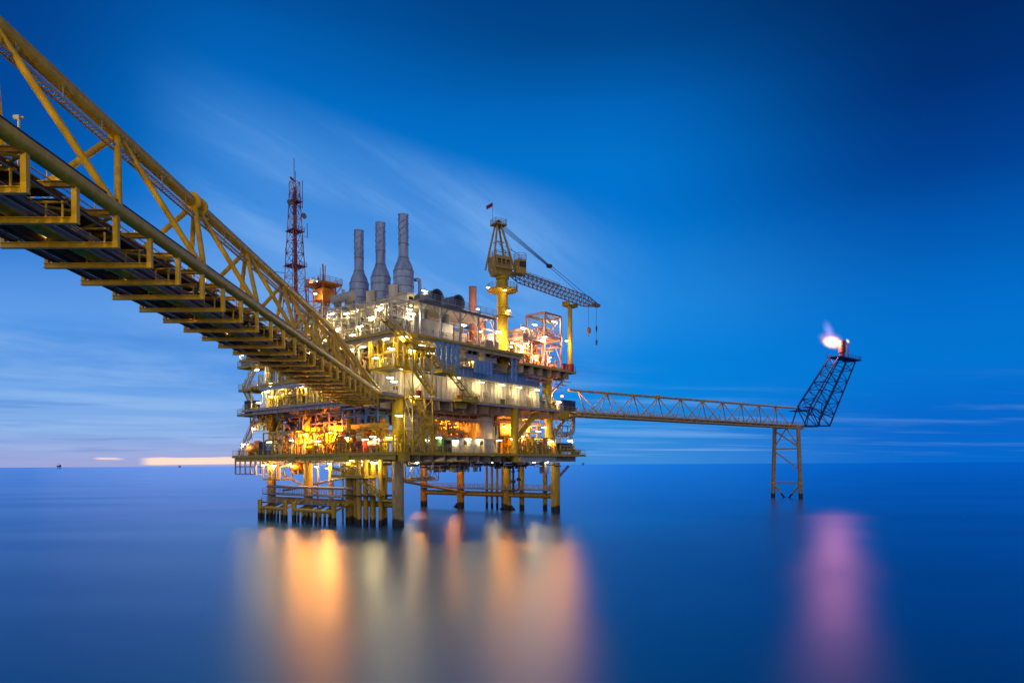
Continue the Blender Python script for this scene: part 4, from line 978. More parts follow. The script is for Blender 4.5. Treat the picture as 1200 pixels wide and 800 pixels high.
for k in range(NB):
    t0, t1 = k/NB, (k+1)/NB
    for s in (-1,1): mb.bar(bp_(t0,s,-1), bp_(t1,s,1), .09); mb.bar(bp_(t0,s,1), bp_(t0,s,-1), .08)
    for u in (-1,1): mb.bar(bp_(t0,-1,u), bp_(t1,1,u), .08); mb.bar(bp_(t0,-1,u), bp_(t0,1,u), .08)
mb.build('boom_lacing', CRNB, hs, smooth=False)
MB().rail([bp_(.1,0,1),bp_(.55,0,1)],.8,1.5).build('boom_walkway', CRNB, hs, smooth=False)
hd = bp_(1,0,0)
MB().lathe([(.45,-.3),(.45,.3)], hd+Vector((-.2,0,0)), 14, 'y').box(hd.x-.8,-.45,hd.z-.3,hd.x+.5,.45,hd.z+.25).build('boom_head', CRNB, hs)
mid = ap.lerp(bp_(.86,0,1)+Vector((0,0,.3)), .56)
mb = MB()
for k in range(7): y = -.5+k*.17; mb.bar((ap.x+.2,y,ap.z+.4-.08*k), (mid.x,y*.7,mid.z), .045)
mb.build('luffing_rope', DRK, hs, smooth=False)
MB().box(mid.x-.4,-.4,mid.z-.3,mid.x+.5,.4,mid.z+.3).build('bridle_block', DRK, hs)
mb = MB()
for y in (-.35,.35): mb.bar(mid+Vector((.3,y,0)), bp_(.86,0,1)+Vector((0,y*1.6,.1)), .07)
mb.build('pendant_rope', DRK, hs, smooth=False)
MB().bar((ap.x+.2,.2,ap.z+.2),(2.6,.2,5.4),.04).bar((.6,-.3,5.9),(3.4,-.3,4.9),.08).build('boom_stop', DRK, hs)
hx = BL-1.6
MB().tube((BL-2.4,0,bz1-.5),(BL-2.4,0,bz1-5.0),.035,6).build('hoist_rope', DRK, hs); MB().lathe([(.1,.5),(.42,.3),(.42,-.5),(.15,-.8),(.1,-1.4)], (BL-2.4,0,bz1-5.4), 12).build('hook_block', CRNB, hs)
MB().tube((BL-.3,0,bz1-.4),(BL-.3,0,bz1-7.6),.035,6).build('hoist_rope', DRK, hs); MB().lathe([(.06,.5),(.2,.2),(.2,-.3),(.06,-.7)], (BL-.3,0,bz1-7.8), 10).lathe([(.06,.5),(.18,.2),(.18,-.3),(.06,-.9)], (BL-.3,0,bz1-4.8), 10).build('hook_ball', DRK, hs)
fp = T('flag', 'small striped flag on a thin pole at the crane mast top', 'flag', CP[0], CP[1], 31)
fo = bpy.data.objects; px, py = math.cos(ba)*-2.1, math.sin(ba)*-2.1
MB().tube((px,py,25.1),(px,py,29.3),.045,6).build('flag_pole', GLV, fp)
def flag_cloth():
    mb = MB(); n = 10
    for row, m in enumerate((0,1,2,3,4)): pass
    vs = []
    for s in (0, .04):
        for i in range(n+1):
            for j in range(2): vs.append((px-.13*i*math.cos(ba)-.02, py-.13*i*math.sin(ba)+.1*math.sin(i*.8)+s, 29.2-j*.75-.085*i))
    f = []
    for s in (0, 1):
        o = s*(n+1)*2
        for i in range(n): f.append((o+2*i, o+2*i+1, o+2*i+3, o+2*i+2))
    mb.add(vs, f); return mb
FLG = paint('flag_cloth', (.30, .04, .09), .8, .2, 0)
flag_cloth().build('cloth', FLG, fp)
rp = T('boom_rest_post', 'tall yellow post on the module deck holding up the crane boom', 'post', 45.2, -2.4, 29.4)
MB().lathe([(.55,0),(.55,2),(.5,2.1),(.46,13.6)], n=20).build('post', YEL, rp); MB().lathe([(.75,0),(.75,1.6)], (.0,0,.0), 20).build('base_sleeve', RED, rp)
MB().box(-1.6,-.9,13.6,1.6,.9,13.9).box(-1.6,-.9,13.9,-1.4,.9,14.5).box(1.4,-.9,13.9,1.6,.9,14.5).build('boom_cradle', YEL, rp)

# ------------------------------------------------------------------ radio mast
rm = T('radio_mast', 'tall red and white lattice radio mast with antennas at the far left', 'mast', 5, 36.7, 31)
def mw(z): return 2.15-1.4*min(1, z/33)
prev = None
for k in range(15):
    z0, z1 = k*2.4, (k+1)*2.4; a_, b_ = mw(z0), mw(z1); mb = MB()
    c0 = [(-a_,-a_,z0),(a_,-a_,z0),(a_,a_,z0),(-a_,a_,z0)]; c1 = [(-b_,-b_,z1),(b_,-b_,z1),(b_,b_,z1),(-b_,b_,z1)]
    for i in range(4):
        j = (i+1) % 4
        mb.bar(c0[i],c1[i],.13); mb.bar(c0[i],c1[j],.07); mb.bar(c0[j],c1[i],.07); mb.bar(c1[i],c1[j],.09)
    mb.build('mast_section', MRED if (k//2) % 2 == 0 else SALW, rm, smooth=False)
MB().bar((0,0,0),(0,0,35),.35).bar((.5,.2,0),(.5,.2,35),.14).build('cable_ladder', MRED, rm)
for z in (19, 26, 32): MB().box(-mw(z)-.3,-mw(z)-.3,z,mw(z)+.3,mw(z)+.3,z+.12).rail([(-mw(z)-.3,-mw(z)-.3,z),(mw(z)+.3,-mw(z)-.3,z)],.9).build('mast_platform', MRED, rm, smooth=False)
for x, y, z, h in ((-.6,-.8,36,4.4),(.4,.3,36,2.4),(1.4,-.6,31,5.6),(1.9,.4,22,3.6),(-1.9,.3,19,3.4),(-1.1,-1,30,3),(2.1,-1.2,25,3)):
    MB().tube((x,y,z),(x,y,z+h),.07,6).bar((x,y,z+.3),(x*.3,y*.3,z+.3),.07).build('whip_antenna', GRY, rm)
MB().tube((3.6,-3.4,12),(3.6,-3.4,19),.05,6).bar((3.6,-3.4,12.1),(1.4,-1.4,12.1),.14).bar((3.6,-3.4,12.1),(1.6,-1.6,10),.1).build('antenna_arm', MRED, rm)
MB().bar((-4.2,1.5,17.5),(-1.5,.8,17.5),.1).build('antenna_arm', GRY, rm)
for x, y, z in ((-1.7,-.9,31.2),(1.5,-1.0,29.4)): MB().lathe([(.1,.3),(.5,.1),(.6,0)], (x,y,z), 16, 'y').build('dish', GRY, rm)
MB().bar((-1.6,-1,36.2),(-.2,-.4,36),.3).build('antenna_head', MRED, rm)
# lookout tower
lt = T('lookout_tower', 'orange lattice tower with railed platform left of the stacks', 'tower', 4.6, 26.2, 31)
mb = MB()
for x in (-1.4,1.4):
    for y in (-1.5,1.5): mb.bar((x,y,0),(x,y,13.2),.24)
for k in range(5):
    z0, z1 = 2.6*k, 2.6*(k+1)
    for s in (-1,1): mb.bar((-1.4,1.5*s,z0),(1.4,1.5*s,z1),.1); mb.bar((1.4*s,-1.5,z0),(1.4*s,1.5,z1),.1); mb.bar((-1.4,1.5*s,z1),(1.4,1.5*s,z1),.13); mb.bar((1.4*s,-1.5,z1),(1.4*s,1.5,z1),.13)
mb.build('lattice', ORA, lt, smooth=False)
MB().box(-1.25,-1.35,10.2,1.25,1.35,12.6).build('hopper', ORA, lt); MB().bar((-1.4,-1.5,11.6),(-2.1,-2.5,13.1),.16).bar((1.4,-1.5,11.6),(2.1,-2.5,13.1),.16).bar((-1.4,1.5,11.6),(-2.1,3.3,13.1),.16).bar((1.4,1.5,11.6),(2.1,3.3,13.1),.16).build('bracket', ORA, lt, smooth=False)
MB().box(-2.2,-2.6,13.2,2.2,3.4,13.4).rail([(-2.2,-2.6,13.4),(2.2,-2.6,13.4),(2.2,3.4,13.4),(-2.2,3.4,13.4),(-2.2,-2.6,13.4)]).build('top_platform', ORA, lt, smooth=False)
MB().bar((-1.8,-2.4,13.4),(-1.9,-2.2,16.6),.2).bar((-1.2,-1.9,13.4),(-1.9,-3.0,16.2),.16).bar((-.6,1,13.4),(-.6,1,15.0),.24).build('davit', ORA, lt)
MB().box(-1.9,2.2,13.4,-.9,3.2,14.7).build('winch_box', WHT, lt)
mb = MB()
for s in (0,.9): mb.bar((-2,3.2-s,0),(-2,3.2-s,13.2),.12)
for k in range(10): mb.bar((-2,3.2,1.3*k),(-2,2.3,1.3*k+1.3),.07)
mb.build('ladder_cage', MRED, lt, smooth=False)

# ------------------------------------------------------------------ cellar deck, right face
wl_ = T('panel_wall', 'beige ribbed panel wall right of the stair tower on the cellar deck', 'wall', 4.5, 3.4, 12)
MB().corr((0,0),(6.4,0),.05,7.2,.9,.16).build('panel', BEI, wl_, smooth=False); MB().corr((6.4,0),(6.4,6),.05,7.2,.9,.16).build('panel', BEI, wl_, smooth=False)
bw = T('back_wall', 'orange lit steel partition behind the open pipe bay of the cellar deck', 'wall', 11, 10.5, 12)
MB().corr((0,0),(31,0),.05,7.3,1.2,.14).build('panel', WH2, bw, smooth=False)
MB().ibeam((0,-1.2,6.2),(12.2,-1.2,6.2),.7,.4).build('crane_rail', WHT, bw)
vvessel('tall white vertical vessel between the pipe bay and the yellow column', 22.6, 1.6, 12, 1.55, 7.2, WHT)
vvessel('white vertical vessel just behind the stair tower', 3.2, 1.6, 12, 1.1, 6.4, WHT)
pipework('dense orange lit pipework deep in the open bay', 11.4, 21, 3.5, 10, 12.05, 18.2, 30, 31, (ORA, WHT, SALW, YEL), frame=YEL)
pipework('red brown pipework under the main deck above the open bay', 11.4, 25, 2, 8, 17.6, 19.6, 14, 32, (RST, ORA, RST))
for k, (p, wd_, lab) in enumerate(((10.9,3.0,'pale grey cabinet leftmost of three in front of the pipe bay'),(14.9,3.2,'pale grey cabinet middle of three in front of the pipe bay'),(19.2,2.6,'pale grey cabinet rightmost of three, left of the tall white vessel'))):
    cabinet(lab, p, -1.4, 12, wd_, 1.5, 2.7, WH2, 'equipment_cabinet', 3)
pipework('cream pump pipework beside the stair tower on the cellar deck', 3.2, 8, -2.2, 2, 12.05, 15.0, 18, 33, (WHT, BEI, WHT, GLV), frame=WHT)
e = T('green_bin', 'green bin in front of the beige ribbed wall', 'bin', 8.2, -1.6, 12); MB().box(0,0,.08,1.2,.7,2.1).build('body', GRN, e); MB().box(-.05,-.05,2.1,1.25,.75,2.25).build('lid', GRN, e); MB().box(.05,.05,0,1.15,.65,.08).build('foot', BLK, e)
cabinet('low dark cabinet right of the green bin', 9.6, -1.8, 12, .9, .6, .9, DRK, 'equipment_cabinet', 1)
pipework('rusty vertical pipes between the white vessel and the yellow column', 24.6, 26.4, .5, 2.5, 12.05, 19, 9, 34, (RST, ORA, WHT), rmin=.12)
hv = T('egg_ended_vessel', 'large white horizontal vessel showing its rounded end', 'vessel', 33.2, 1.4, 15.6)
MB().vessel((0,0,1.7), 1.75, 9, 'y', 30).build('shell', WHT, hv); MB().box(-1.5,1,-1.6,1.5,1.5,.5).box(-1.5,6.5,-1.6,1.5,7,.5).build('saddle', YEL, hv); MB().lathe([(1.78,.9),(1.84,.95),(1.84,1.1),(1.78,1.15)],(0,0,1.7),30,'y').build('band', WHT, hv)
for k in range(3):
    pipework(('yellow lit pipe manifold directly right of the yellow column','yellow lit pipe manifold below the egg ended vessel','yellow lit pipe manifold left of the dark blue box')[k], 28.6+3.9*k, 32.2+3.9*k, -2.4, 1.6, 12.05, 15.4, 18, 35+k, (YEL, ORA, YEL, WHT), frame=YEL)
pipework('pale pipework behind the egg ended vessel', 34, 42, 3, 9, 12.05, 19, 18, 39, (WHT, YEL, WHT), frame=YEL)
pipework('white valves stacked beside the right hand corner leg', 41, 44, -1.5, 2, 12.05, 17.8, 14, 40, (WHT, YEL, GLV))
container('dark blue chest container behind yellow rails at the right end of the cellar deck', 41.4, -2.4, 12.7, 4.2, 2, 1.7, BLU)
e = T('yellow_guard_frame', 'yellow tube guard frame around the dark blue chest', 'frame', 40.8, -2.95, 12); mb = MB()
for k in range(5): mb.bar((1.25*k,0,0),(1.25*k,0,1.9),.16)
for z in (.6,1.2,1.85): mb.bar((0,0,z),(5,0,z),.14)
mb.build('tubes', YEL, e, smooth=False)
e = T('life_raft_davit', 'white davit with red base on the right tip of the cellar deck', 'davit', 46.2, -2.2, 12)
MB().lathe([(.4,0),(.4,1.1),(.25,1.2)], n=14).build('base', RED, e); MB().path([(0,0,1.2),(0,0,3.2),(-.2,0,3.6),(-1.3,0,3.8)], .2, 10).build('arm', WHT, e); MB().vessel((1.3,.2,.7), .4, 1.4, 'x', 16).build('raft_canister', WHT, e); MB().box(1.4,0,0,1.6,.5,.4).box(2.3,0,0,2.5,.5,.4).build('cradle', YEL, e)
# hanging gear under the cellar deck
for k, (p, q, h, lab) in enumerate(((34,4,6.2,'dark hanging pump caisson under the right half of the cellar deck'),(37,5,5.6,'thin dark drain pipe under the right half of the cellar deck'))):
    e = T('drain_pipe', lab, 'pipe', p, q, 10.6); MB().path([(0,0,0),(0,0,-h+.8),(0,0,-h)] if k == 0 else [(0,0,0),(0,0,-h),(-.4,0,-h-.4),(-3,0,-h-.4)], .22 if k == 0 else .14, 8).build('pipe', DRK, e); MB().lathe([(.5,-h*.6),(.5,-h*.6-.6)], n=12).lathe([(.4,-h*.3),(.4,-h*.3-.3)], n=12).build('coupling', DRK, e)
e = T('hanging_tank', 'grey square tank hanging under the cellar deck near the right corner', 'tank', 38.6, -.5, 8.2); MB().box(0,0,0,1.3,1.3,2.3).build('tank', GLV, e); MB().bar((.65,.65,2.3),(.65,.65,3.2),.3).build('hanger', DRK, e)
for k in range(7):
    mn_p = 1+3.7*k; pass
e = T('under_deck_rack', 'lit lattice pipe rack hanging behind the conductors under the cellar deck', 'pipe rack', 18, 24, 6.6)
mb = MB()
for i in range(7):
    mb.bar((2.4*i,0,0),(2.4*i,0,4),.14); mb.bar((2.4*i,3,0),(2.4*i,3,4),.14)
    if i < 6: mb.bar((2.4*i,0,0),(2.4*i+2.4,0,4),.1); mb.bar((2.4*i+2.4,0,0),(2.4*i,0,4),.1)
mb.bar((0,0,.05),(14.4,0,.05),.18); mb.bar((0,3,.05),(14.4,3,.05),.18)
mb.build('lattice', WHT, e, smooth=False)
for k in range(5): MB().tube((.5,.4+.5*k,.4+.3*(k%2)),(14,.4+.5*k,.4+.3*(k%2)),.16,8).build('pipe', (SALW,WHT,GLV)[k%3], e)
MB().box(0,0,-.06,14.4,3,-.02).build('floor', GRT, e)
ph = T('hanging_pipe_skid', 'cream lit skid of vertical pipes hung below the far left deck end', 'pipe skid', -2.4, 31.2, 7.4)
mb = MB()
for x in (0,3):
    for y in (0,2.6,5.2): mb.bar((x,y,0),(x,y,3.3),.18)
mb.bar((0,0,.1),(0,5.2,3.2),.12); mb.bar((0,0,.05),(0,5.2,.05),.2); mb.bar((3,0,.05),(3,5.2,.05),.2)
mb.build('skid_frame', YEL, ph, smooth=False); MB().box(0,0,-.08,3,5.2,-.04).build('floor', GRT, ph)
for k in range(8): MB().path([(.6+.3*(k%3),.4+.6*k,0),(.6+.3*(k%3),.4+.6*k,2.2),(1.0+.3*(k%3),.4+.6*k,2.6),(2.6,.4+.6*k,2.7)], .2, 8).build('pipe', WHT, ph)
hvessel('orange drum slung below the cellar deck beside the far left leg', 1, 28.2, 8.4, .8, 3.4, 'y', ORA)
platform('yellow access platform slung below the cellar deck by the conductors', -3.2, 1.6, 4.5, 13.5, 8.3, YEL)
stairs('yellow staircase running down from the slung platform to the jacket walkway', -2.6, 7.8, 8.3, -6.4, 4.6, .9, YEL, axis='y')
platform('small grating landing beside the near corner leg', -1.8, 1.2, 1.1, 2.8, 4.55, YEL, rails=(0,0,0,1))
pipework('yellow lit valve pipework on the slung platform by the conductors', -2.6, 1.4, 6, 13, 8.35, 10.6, 16, 41, (YEL, WHT, YEL, GLV))
pipework('pale pipework hanging under the right half of the cellar deck', 13, 26, 3, 9, 8.7, 10.5, 16, 42, (WHT, SALW, GLV, RST), rmin=.1)
pipework('rusty pipework hanging below the cellar deck near the right corner', 28, 38, 1.5, 6, 9.2, 10.5, 12, 43, (RST, DRK, GLV))
# ------------------------------------------------------------------ cellar deck, left face
e = T('panel_wall', 'orange lit ribbed wall above the cellar deck on the left face', 'wall', 1.6, 8.4, 16.4); MB().corr((0,8.2),(0,0),.05,3.0,.8,.14).build('panel', ORA, e, smooth=False); MB().bar((.2,0,-4.3),(.2,0,0),.25).bar((.2,8.2,-4.3),(.2,8.2,0),.25).build('post', YEL, e)
e = T('panel_wall', 'dull red ribbed wall below the main deck at the far left', 'wall', 2.4, 26, 16.2); MB().corr((0,10),(0,0),.05,3.2,.9,.14).build('panel', SAL, e, smooth=False); MB().bar((.2,0,-4.1),(.2,0,0),.25).bar((.2,10,-4.1),(.2,10,0),.25).build('post', YEL, e)
e = T('panel_wall', 'pale partition wall deep inside the left half of the cellar deck', 'wall', 9, 13, 12); MB().corr((0,24),(0,0),.05,7.2,1.1,.14).build('panel', WH2, e, smooth=False)
vvessel('orange lit white vertical vessel at the middle of the left face', .4, 13.9, 12, .95, 5.2, WHT)
vvessel('slim white vertical vessel beneath the orange ribbed wall', .6, 10.6, 12, .7, 4.2, WHT)
vvessel('orange lit white vessel at the far left of the cellar deck', .2, 29.2, 12, .9, 4.8, WHT)
e = T('fire_pump', 'red fire water pump engine at the cellar deck edge', 'pump', -2.2, 6.2, 12)
MB().box(0,0,0,1.6,3.4,.3).build('base_frame', RED, e); MB().box(.2,.2,.3,1.4,2.0,1.9).build('engine', RED, e); MB().lathe([(.6,0),(.7,.1),(.7,.6),(.5,.8)],(.8,2.2,1.0),18,'y').build('pump_casing', RED, e); MB().path([(.8,1,1.9),(.8,1,2.7),(.8,1.2,3.0),(.8,2.2,3.0)],.14,8).build('exhaust', GRY, e); MB().box(.14,.5,.8,.19,1.7,1.5).build('radiator', DRK, e)
hvessel('salmon horizontal vessel next to the red pump engine', -1, 2.6, 12, .8, 2.8, 'y', SAL)
pipework('yellow valve pipework between the red pump and the near corner', -2.4, 1.5, -1.8, 2.2, 12.05, 15.6, 16, 51, (YEL, YEL, WHT), frame=YEL)
pipework('orange lit pipework left of the red pump', -2.2, 3, 9.6, 16, 12.05, 15.8, 26, 52, (ORA, YEL, WHT, ORA), frame=YEL)
pipework('orange lit pipework in the middle of the left face', -2.2, 3, 16.6, 24, 12.05, 16, 28, 53, (ORA, WHT, SALW, YEL), frame=YEL)
pipework('tall rusty pipework under the main deck on the left face', -1, 6, 13, 25, 15.8, 19.4, 22, 54, (RST, SALW, RST, WHT), frame=SALW)
pipework('yellow lit pipework at the far left of the cellar deck', -2.2, 3, 26, 36.5, 12.05, 16.4, 28, 55, (YEL, ORA, WHT, GLV), frame=YEL)
pipework('grey pipework under the main deck at the far left', -1, 5, 26, 36, 16.4, 19.4, 14, 56, (SALW, GLV, RST))
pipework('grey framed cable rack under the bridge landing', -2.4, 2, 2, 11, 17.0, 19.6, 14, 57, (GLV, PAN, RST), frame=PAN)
container('dark blue box container at the far left end of the cellar deck', -2.2, 35.6, 12.05, 1.7, 2.4, 2.6, BLU)
e = T('survival_craft', 'small orange enclosed survival craft at the left tip of the cellar deck', 'lifeboat', -.4, 42.6, 12.3)
MB().lathe([(.05,-2.6),(.7,-2.2),(1.15,-1.2),(1.2,1.2),(.9,2.2),(.05,2.6)], (0,0,1.15), 20, 'y').build('hull', ORA, e); MB().lathe([(.4,0),(.75,.1),(.75,.6),(.5,.75)],(0,-.9,2.0),16).build('conning_hatch', ORA, e); MB().box(-.9,-1.6,-.3,.9,-1.3,.5).box(-.9,1.3,-.3,.9,1.6,.5).build('cradle', YEL, e)
for k in range(3): MB().box(1.0,-1.0+.8*k,1.5,1.13,-.6+.8*k,1.75).build('port_window', GLS, e)
# ------------------------------------------------------------------ left end escape stairs and platforms
platform('yellow platform at the far left, level with the cellar deck lamps above', -2.4, 3, 40, 46, 20.3, YEL)
platform('yellow middle landing of the escape stairs at the far left', -2.4, 2, 40, 45.4, 25.2, YEL)
platform('uppermost yellow landing of the escape stairs at the far left', -2.6, 2, 40.5, 45.4, 29.8, YEL)
stairs('upper escape staircase zigzagging at the far left end', -1.8, 45, 25.2, -4.6, 29.8, .9, YEL, axis='y')
stairs('middle escape staircase zigzagging at the far left end', -1.8, 40.6, 20.3, 4.2, 25.2, .9, YEL, axis='y')
stairs('lowest escape staircase sloping to the cellar deck at the far left', -2.2, 46, 12.1, -7.4, 20.2, .9, SALW, axis='y')
container('dark blue box on the yellow platform below the escape landing', -2.0, 41.5, 20.4, 1.8, 2.2, 2.6, BLU, 'box_container')
pipework('yellow pipework hanging around the far left platform', -1.5, 3, 36.5, 42.5, 17, 20, 14, 61, (YEL, YEL, WHT), frame=YEL)
e = T('hose_reel', 'grey hose reel under the far left platform', 'hose reel', -1.5, 41.2, 18.0)
MB().path([(0,.9*math.cos(2*math.pi*k/20)+.2,.9*math.sin(2*math.pi*k/20)) for k in range(21)], .13, 8).build('hose', SALW, e); MB().bar((0,.2,-.9),(0,.2,2.1),.15).build('bracket', YEL, e)
vvessel('white lit vertical vessel on the upper landing level at the far left', .6, 39, 25.5, .9, 4.6, WHT)
# left face between main and weather decks
pipework('cream vertical pipework behind the bridge on the left face', -2, 3, 26, 35.5, 25.5, 31, 26, 62, (WHT, WHT, GLV, BEI), frame=WHT)
pipework('yellow lit pipework on the main deck below the silver pipe', -2, 3, 25, 36, 21.05, 25, 28, 63, (YEL, WHT, YEL, WHT), frame=YEL)
pipework('cream pipework in the middle of the left face', -2, 3, 13.5, 25, 25.5, 30.8, 28, 64, (WHT, BEI, GLV, WHT), frame=WHT)
pipework('white pipework on the main deck behind the bridge end', -2, 3, 13, 24, 21.05, 25, 26, 65, (WHT, YEL, WHT, GLV), frame=YEL)
pipework('grey vertical pipe bundle left of the deck house corner', -2.2, .6, 5.8, 11.5, 21.05, 30, 18, 66, (GLV, WH2, RST, BEI), rmin=.12)
pipework('yellow and white valves above the near corner of the deck house', -1.6, 2, -2, 5, 25.5, 30.6, 18, 67, (YEL, WHT, YEL), frame=YEL)
e = T('silver_pipe', 'long silver insulated pipe along the left face', 'pipe', -2.6, 13, 24.6)
MB().path([(0,0,0),(0,23,0),(0,23.6,.3),(0,23.8,.9),(0,23.8,3)], .46, 14).build('pipe', CLD, e)
for k in range(8): MB().lathe([(.46,-.05),(.5,-.04),(.5,.04),(.46,.05)], (0,1.5+3*k,0), 14, 'y').build('clamp_band', CLD, e)
e = T('panel_wall', 'cream partition behind the pipework on the left face', 'wall', 5, 13, 21.05); MB().corr((0,23),(0,0),.05,9,1.1,.14).build('panel', WHT, e, smooth=False)
# grey machinery boxes filling the middle of the main deck
for k, (p, q, sx, sy, sz, lab) in enumerate(((7,14,9,8,8.5,'grey machine house behind the deck house, hidden in the middle'),(18,14,9,9,8.5,'grey machine house under the shelter in the middle of the platform'))):
    cabinet(lab, p, q, 21.1, sx, sy, sz, WH2, 'machine_house', 4, 'building')
# ------------------------------------------------------------------ right end of the main deck
for p, lab in ((43.2,'dark blue container on the right platform, nearer the platform'),(45.5,'dark blue container on the right platform, nearer the slim bridge')):
    container(lab, p, -1.9, 21.05, 2.1, 2.4, 2.4, BLU)
cabinet('beige cabinet left of the dark blue containers', 41.6, -1.4, 21.05, 1.4, 1.2, 2.2, BEI)
vvessel('blue grey vertical tank at the right end of the white wall', 38.9, -.2+2.2, 21, .9, 5.2, DUC)
pipework('grey pipework around the tank at the right end of the white wall', 38, 41, -2, 1.2, 21.05, 24.4, 10, 71, (DUC, GLV, WH2))
e = T('looped_pipe', 'large grey pipe looping below the right platform', 'pipe', 42, -1.0, 16.4)
pts = [(0,0,0),(4.6,0,0),(5.4,0,.2),(5.9,0,.7),(6.1,0,1.5),(6.1,0,4.2)]
MB().path(pts, .5, 16).build('pipe', CLD, e); MB().box(2.6,-.7,-.75,3.6,.7,-.55).build('support_shoe', CLD, e)
mb = MB()
for x in (1.0,3.1): mb.bar((x,-.7,-.6),(x,-.7,4),.14); mb.bar((x,.7,-.6),(x,.7,4),.14)
for z in (1.6,2.8): mb.bar((0,-.7,z),(5.6,-.7,z),.16)
mb.bar((0,-.7,-.55),(4,-.7,-.55),.16); mb.build('hanger_frame', GLV, e, smooth=False)
# sea-line platforms far away
def far_platform(label, x, y, s):
    e = empty('distant_platform', label, 'platform', (x, y, 0), 0, 'tiny platforms on the horizon')
    mb = MB()
    for i in (-1,1):
        for j in (-1,1): mb.tube((i*8*s,j*8*s,-3),(i*7*s,j*7*s,16*s),1.6*s,6)
    mb.box(-15*s,-13*s,16*s,15*s,13*s,19*s).box(-13*s,-12*s,19*s,10*s,12*s,27*s).box(5*s,-5*s,27*s,12*s,5*s,36*s).bar((-9*s,0,27*s),(-9*s,0,48*s),2*s)
    mb.build('platform_body', FLS, e, smooth=False)
far_platform('tiny dark platform on the horizon at the far left', -2700, 4070, .7)
far_platform('tiny thin platform on the horizon in front of the sunset gap', -2400, 4930, .5)
far_platform('tiny dark platform on the horizon right of the big platform', 520, 5000, .65)

# ------------------------------------------------------------------ lamps in view, and unseen ones added to light the decks
def LQ(x, y, q, label, col='w', power=220, kind='tube', rot=0, drop=.42):
    p, z = onq(x, y, q); return lamp(p, q, z, label, col, power, kind, rot, drop=drop)
def LP(x, y, p, label, col='w', power=220, kind='tube', rot=math.pi/2):
    q, z = onp(x, y, p); return lamp(p, q, z, label, col, power, kind, rot)
# long white wall and its near corner
LQ(536,442,-1.2,'light over the foot of the front staircase on the white wall','w',170,drop=.9)
for x, y, n in ((564,447.5,'first'),(588.5,450.5,'second'),(608.5,453.5,'third'),(629.5,456.5,'fourth')): LQ(x,y,-1.25,f'light over the {n} door of the long white wall','w',170,drop=1.0)
LQ(492,440.5,-1.0,'light on the white wall behind the yellow staircase','w',120,drop=.9); LQ(457,442,-1.4,'left light of the pair on the deck house corner','c',240); LQ(461.5,446.5,-1.7,'right light of the pair on the deck house corner','c',200)
LQ(474,394,-4.2,'light under the upper yellow stair landing','w',260); LQ(494.5,404.5,-1.2,'light in the yellow pipework left of the louvre blades','w',240); LQ(505,413.5,-1.2,'light above the grey electrical box','w',220)
LQ(458.5,408,-2.6,'light on the stair rail at the near corner','w',200); LQ(483,410,-2.2,'light beside the yellow valves at the near corner','w',200); LQ(553,421,1.4,'light in the yellow pipework behind the cooling units','w',240); LQ(470,430,-1.5,'light under the yellow walkway at the near corner','w',200)
LQ(487.5,464,-4.2,'light under the yellow balcony of the main deck','w',260); LQ(467.5,486.5,-3.6,'long light by the stair tower between the decks','c',260)
# cellar deck right face
for x, y, lab in ((499,515,'angled light left of the beige ribbed wall'),(514.5,512.5,'angled light in front of the beige ribbed wall'),(534,516,'light over the leftmost grey cabinet'),(548.5,514,'light over the middle grey cabinet'),(561.5,514.5,'light over the rightmost grey cabinet'),(585,515.5,'light beside the yellow column')): LQ(x,y,-1.6,lab,'w',170)
for x, y, lab in ((601,514,'light over the manifold right of the yellow column'),(631,505,'light on the corner leg above the guard frame'),(637.5,500.5,'upper light on the corner leg of the cellar deck'),(612,511,'light over the manifold below the egg ended vessel'),(646,517,'light over the dark blue chest')): LQ(x,y,-2.0,lab,'w',200)
LQ(667.5,516,-2.4,'white light on the davit at the right deck tip','c',150,'tube')
for p, q, z, lab, pw in ((14,5,18.6,'sodium light high in the open pipe bay, left one',1100),(18.5,6,18.6,'sodium light high in the open pipe bay, right one',1100),(23,8,18.8,'sodium light behind the tall white vessel',420),(30,3,17.6,'sodium light left of the egg ended vessel',1200),(37,3,17.8,'sodium light right of the egg ended vessel',1500)): lamp(p,q,z,lab,'s',pw,'flood')
LQ(641,541,-1,'small white light under the right part of the cellar deck','c',60,'flood')
# right end
LQ(658.5,463.5,-1,'orange flood beside the right hand column above the containers','s',2200,'flood'); LQ(655,470.5,-2.2,'white light above the beige cabinet on the right platform','c',200)
# cellar deck left face
LP(357,508.5,-2.2,'glaring sodium flood left of the orange ribbed wall','s',2400,'flood'); LP(387.5,506,-2.2,'glaring sodium flood below the orange ribbed wall','s',2400,'flood')
for x, y, lab in ((342,515.5,'angled light by the far left vessel'),(315.5,517.5,'angled light beside the dark blue container'),(372,516.5,'light between the two sodium floods'),(407.5,512.5,'light above the red pump engine'),(428,514.5,'light above the salmon vessel'),(437,511,'upper light right of the salmon vessel'),(441,514,'lower light right of the salmon vessel'),(455,512,'light at the near corner of the cellar deck')): LP(x,y,-2.0,lab,'w',150)
LP(285,520,-2.4,'white pole light by the survival craft','c',220,'pole'); LP(297.5,502,-2.4,'white pole light on the lowest escape staircase','c',200,'pole')
for p, q, z, lab, pw in ((4,20,18.6,'sodium light under the main deck at the middle of the left face',560),(4,31,18.4,'sodium light under the main deck at the far left',420),(4,11,18.8,'sodium light under the main deck behind the orange wall',560),(-.5,30,10.4,'sodium light under the cellar deck at the far left',420),(3,22,10.4,'sodium light under the cellar deck over the risers',480)): lamp(p,q,z,lab,'s',pw,'flood')
LP(309,544.5,-2.0,'left light over the hanging pipe skid','c',130); LP(320.5,545,-2.0,'right light over the hanging pipe skid','c',130)
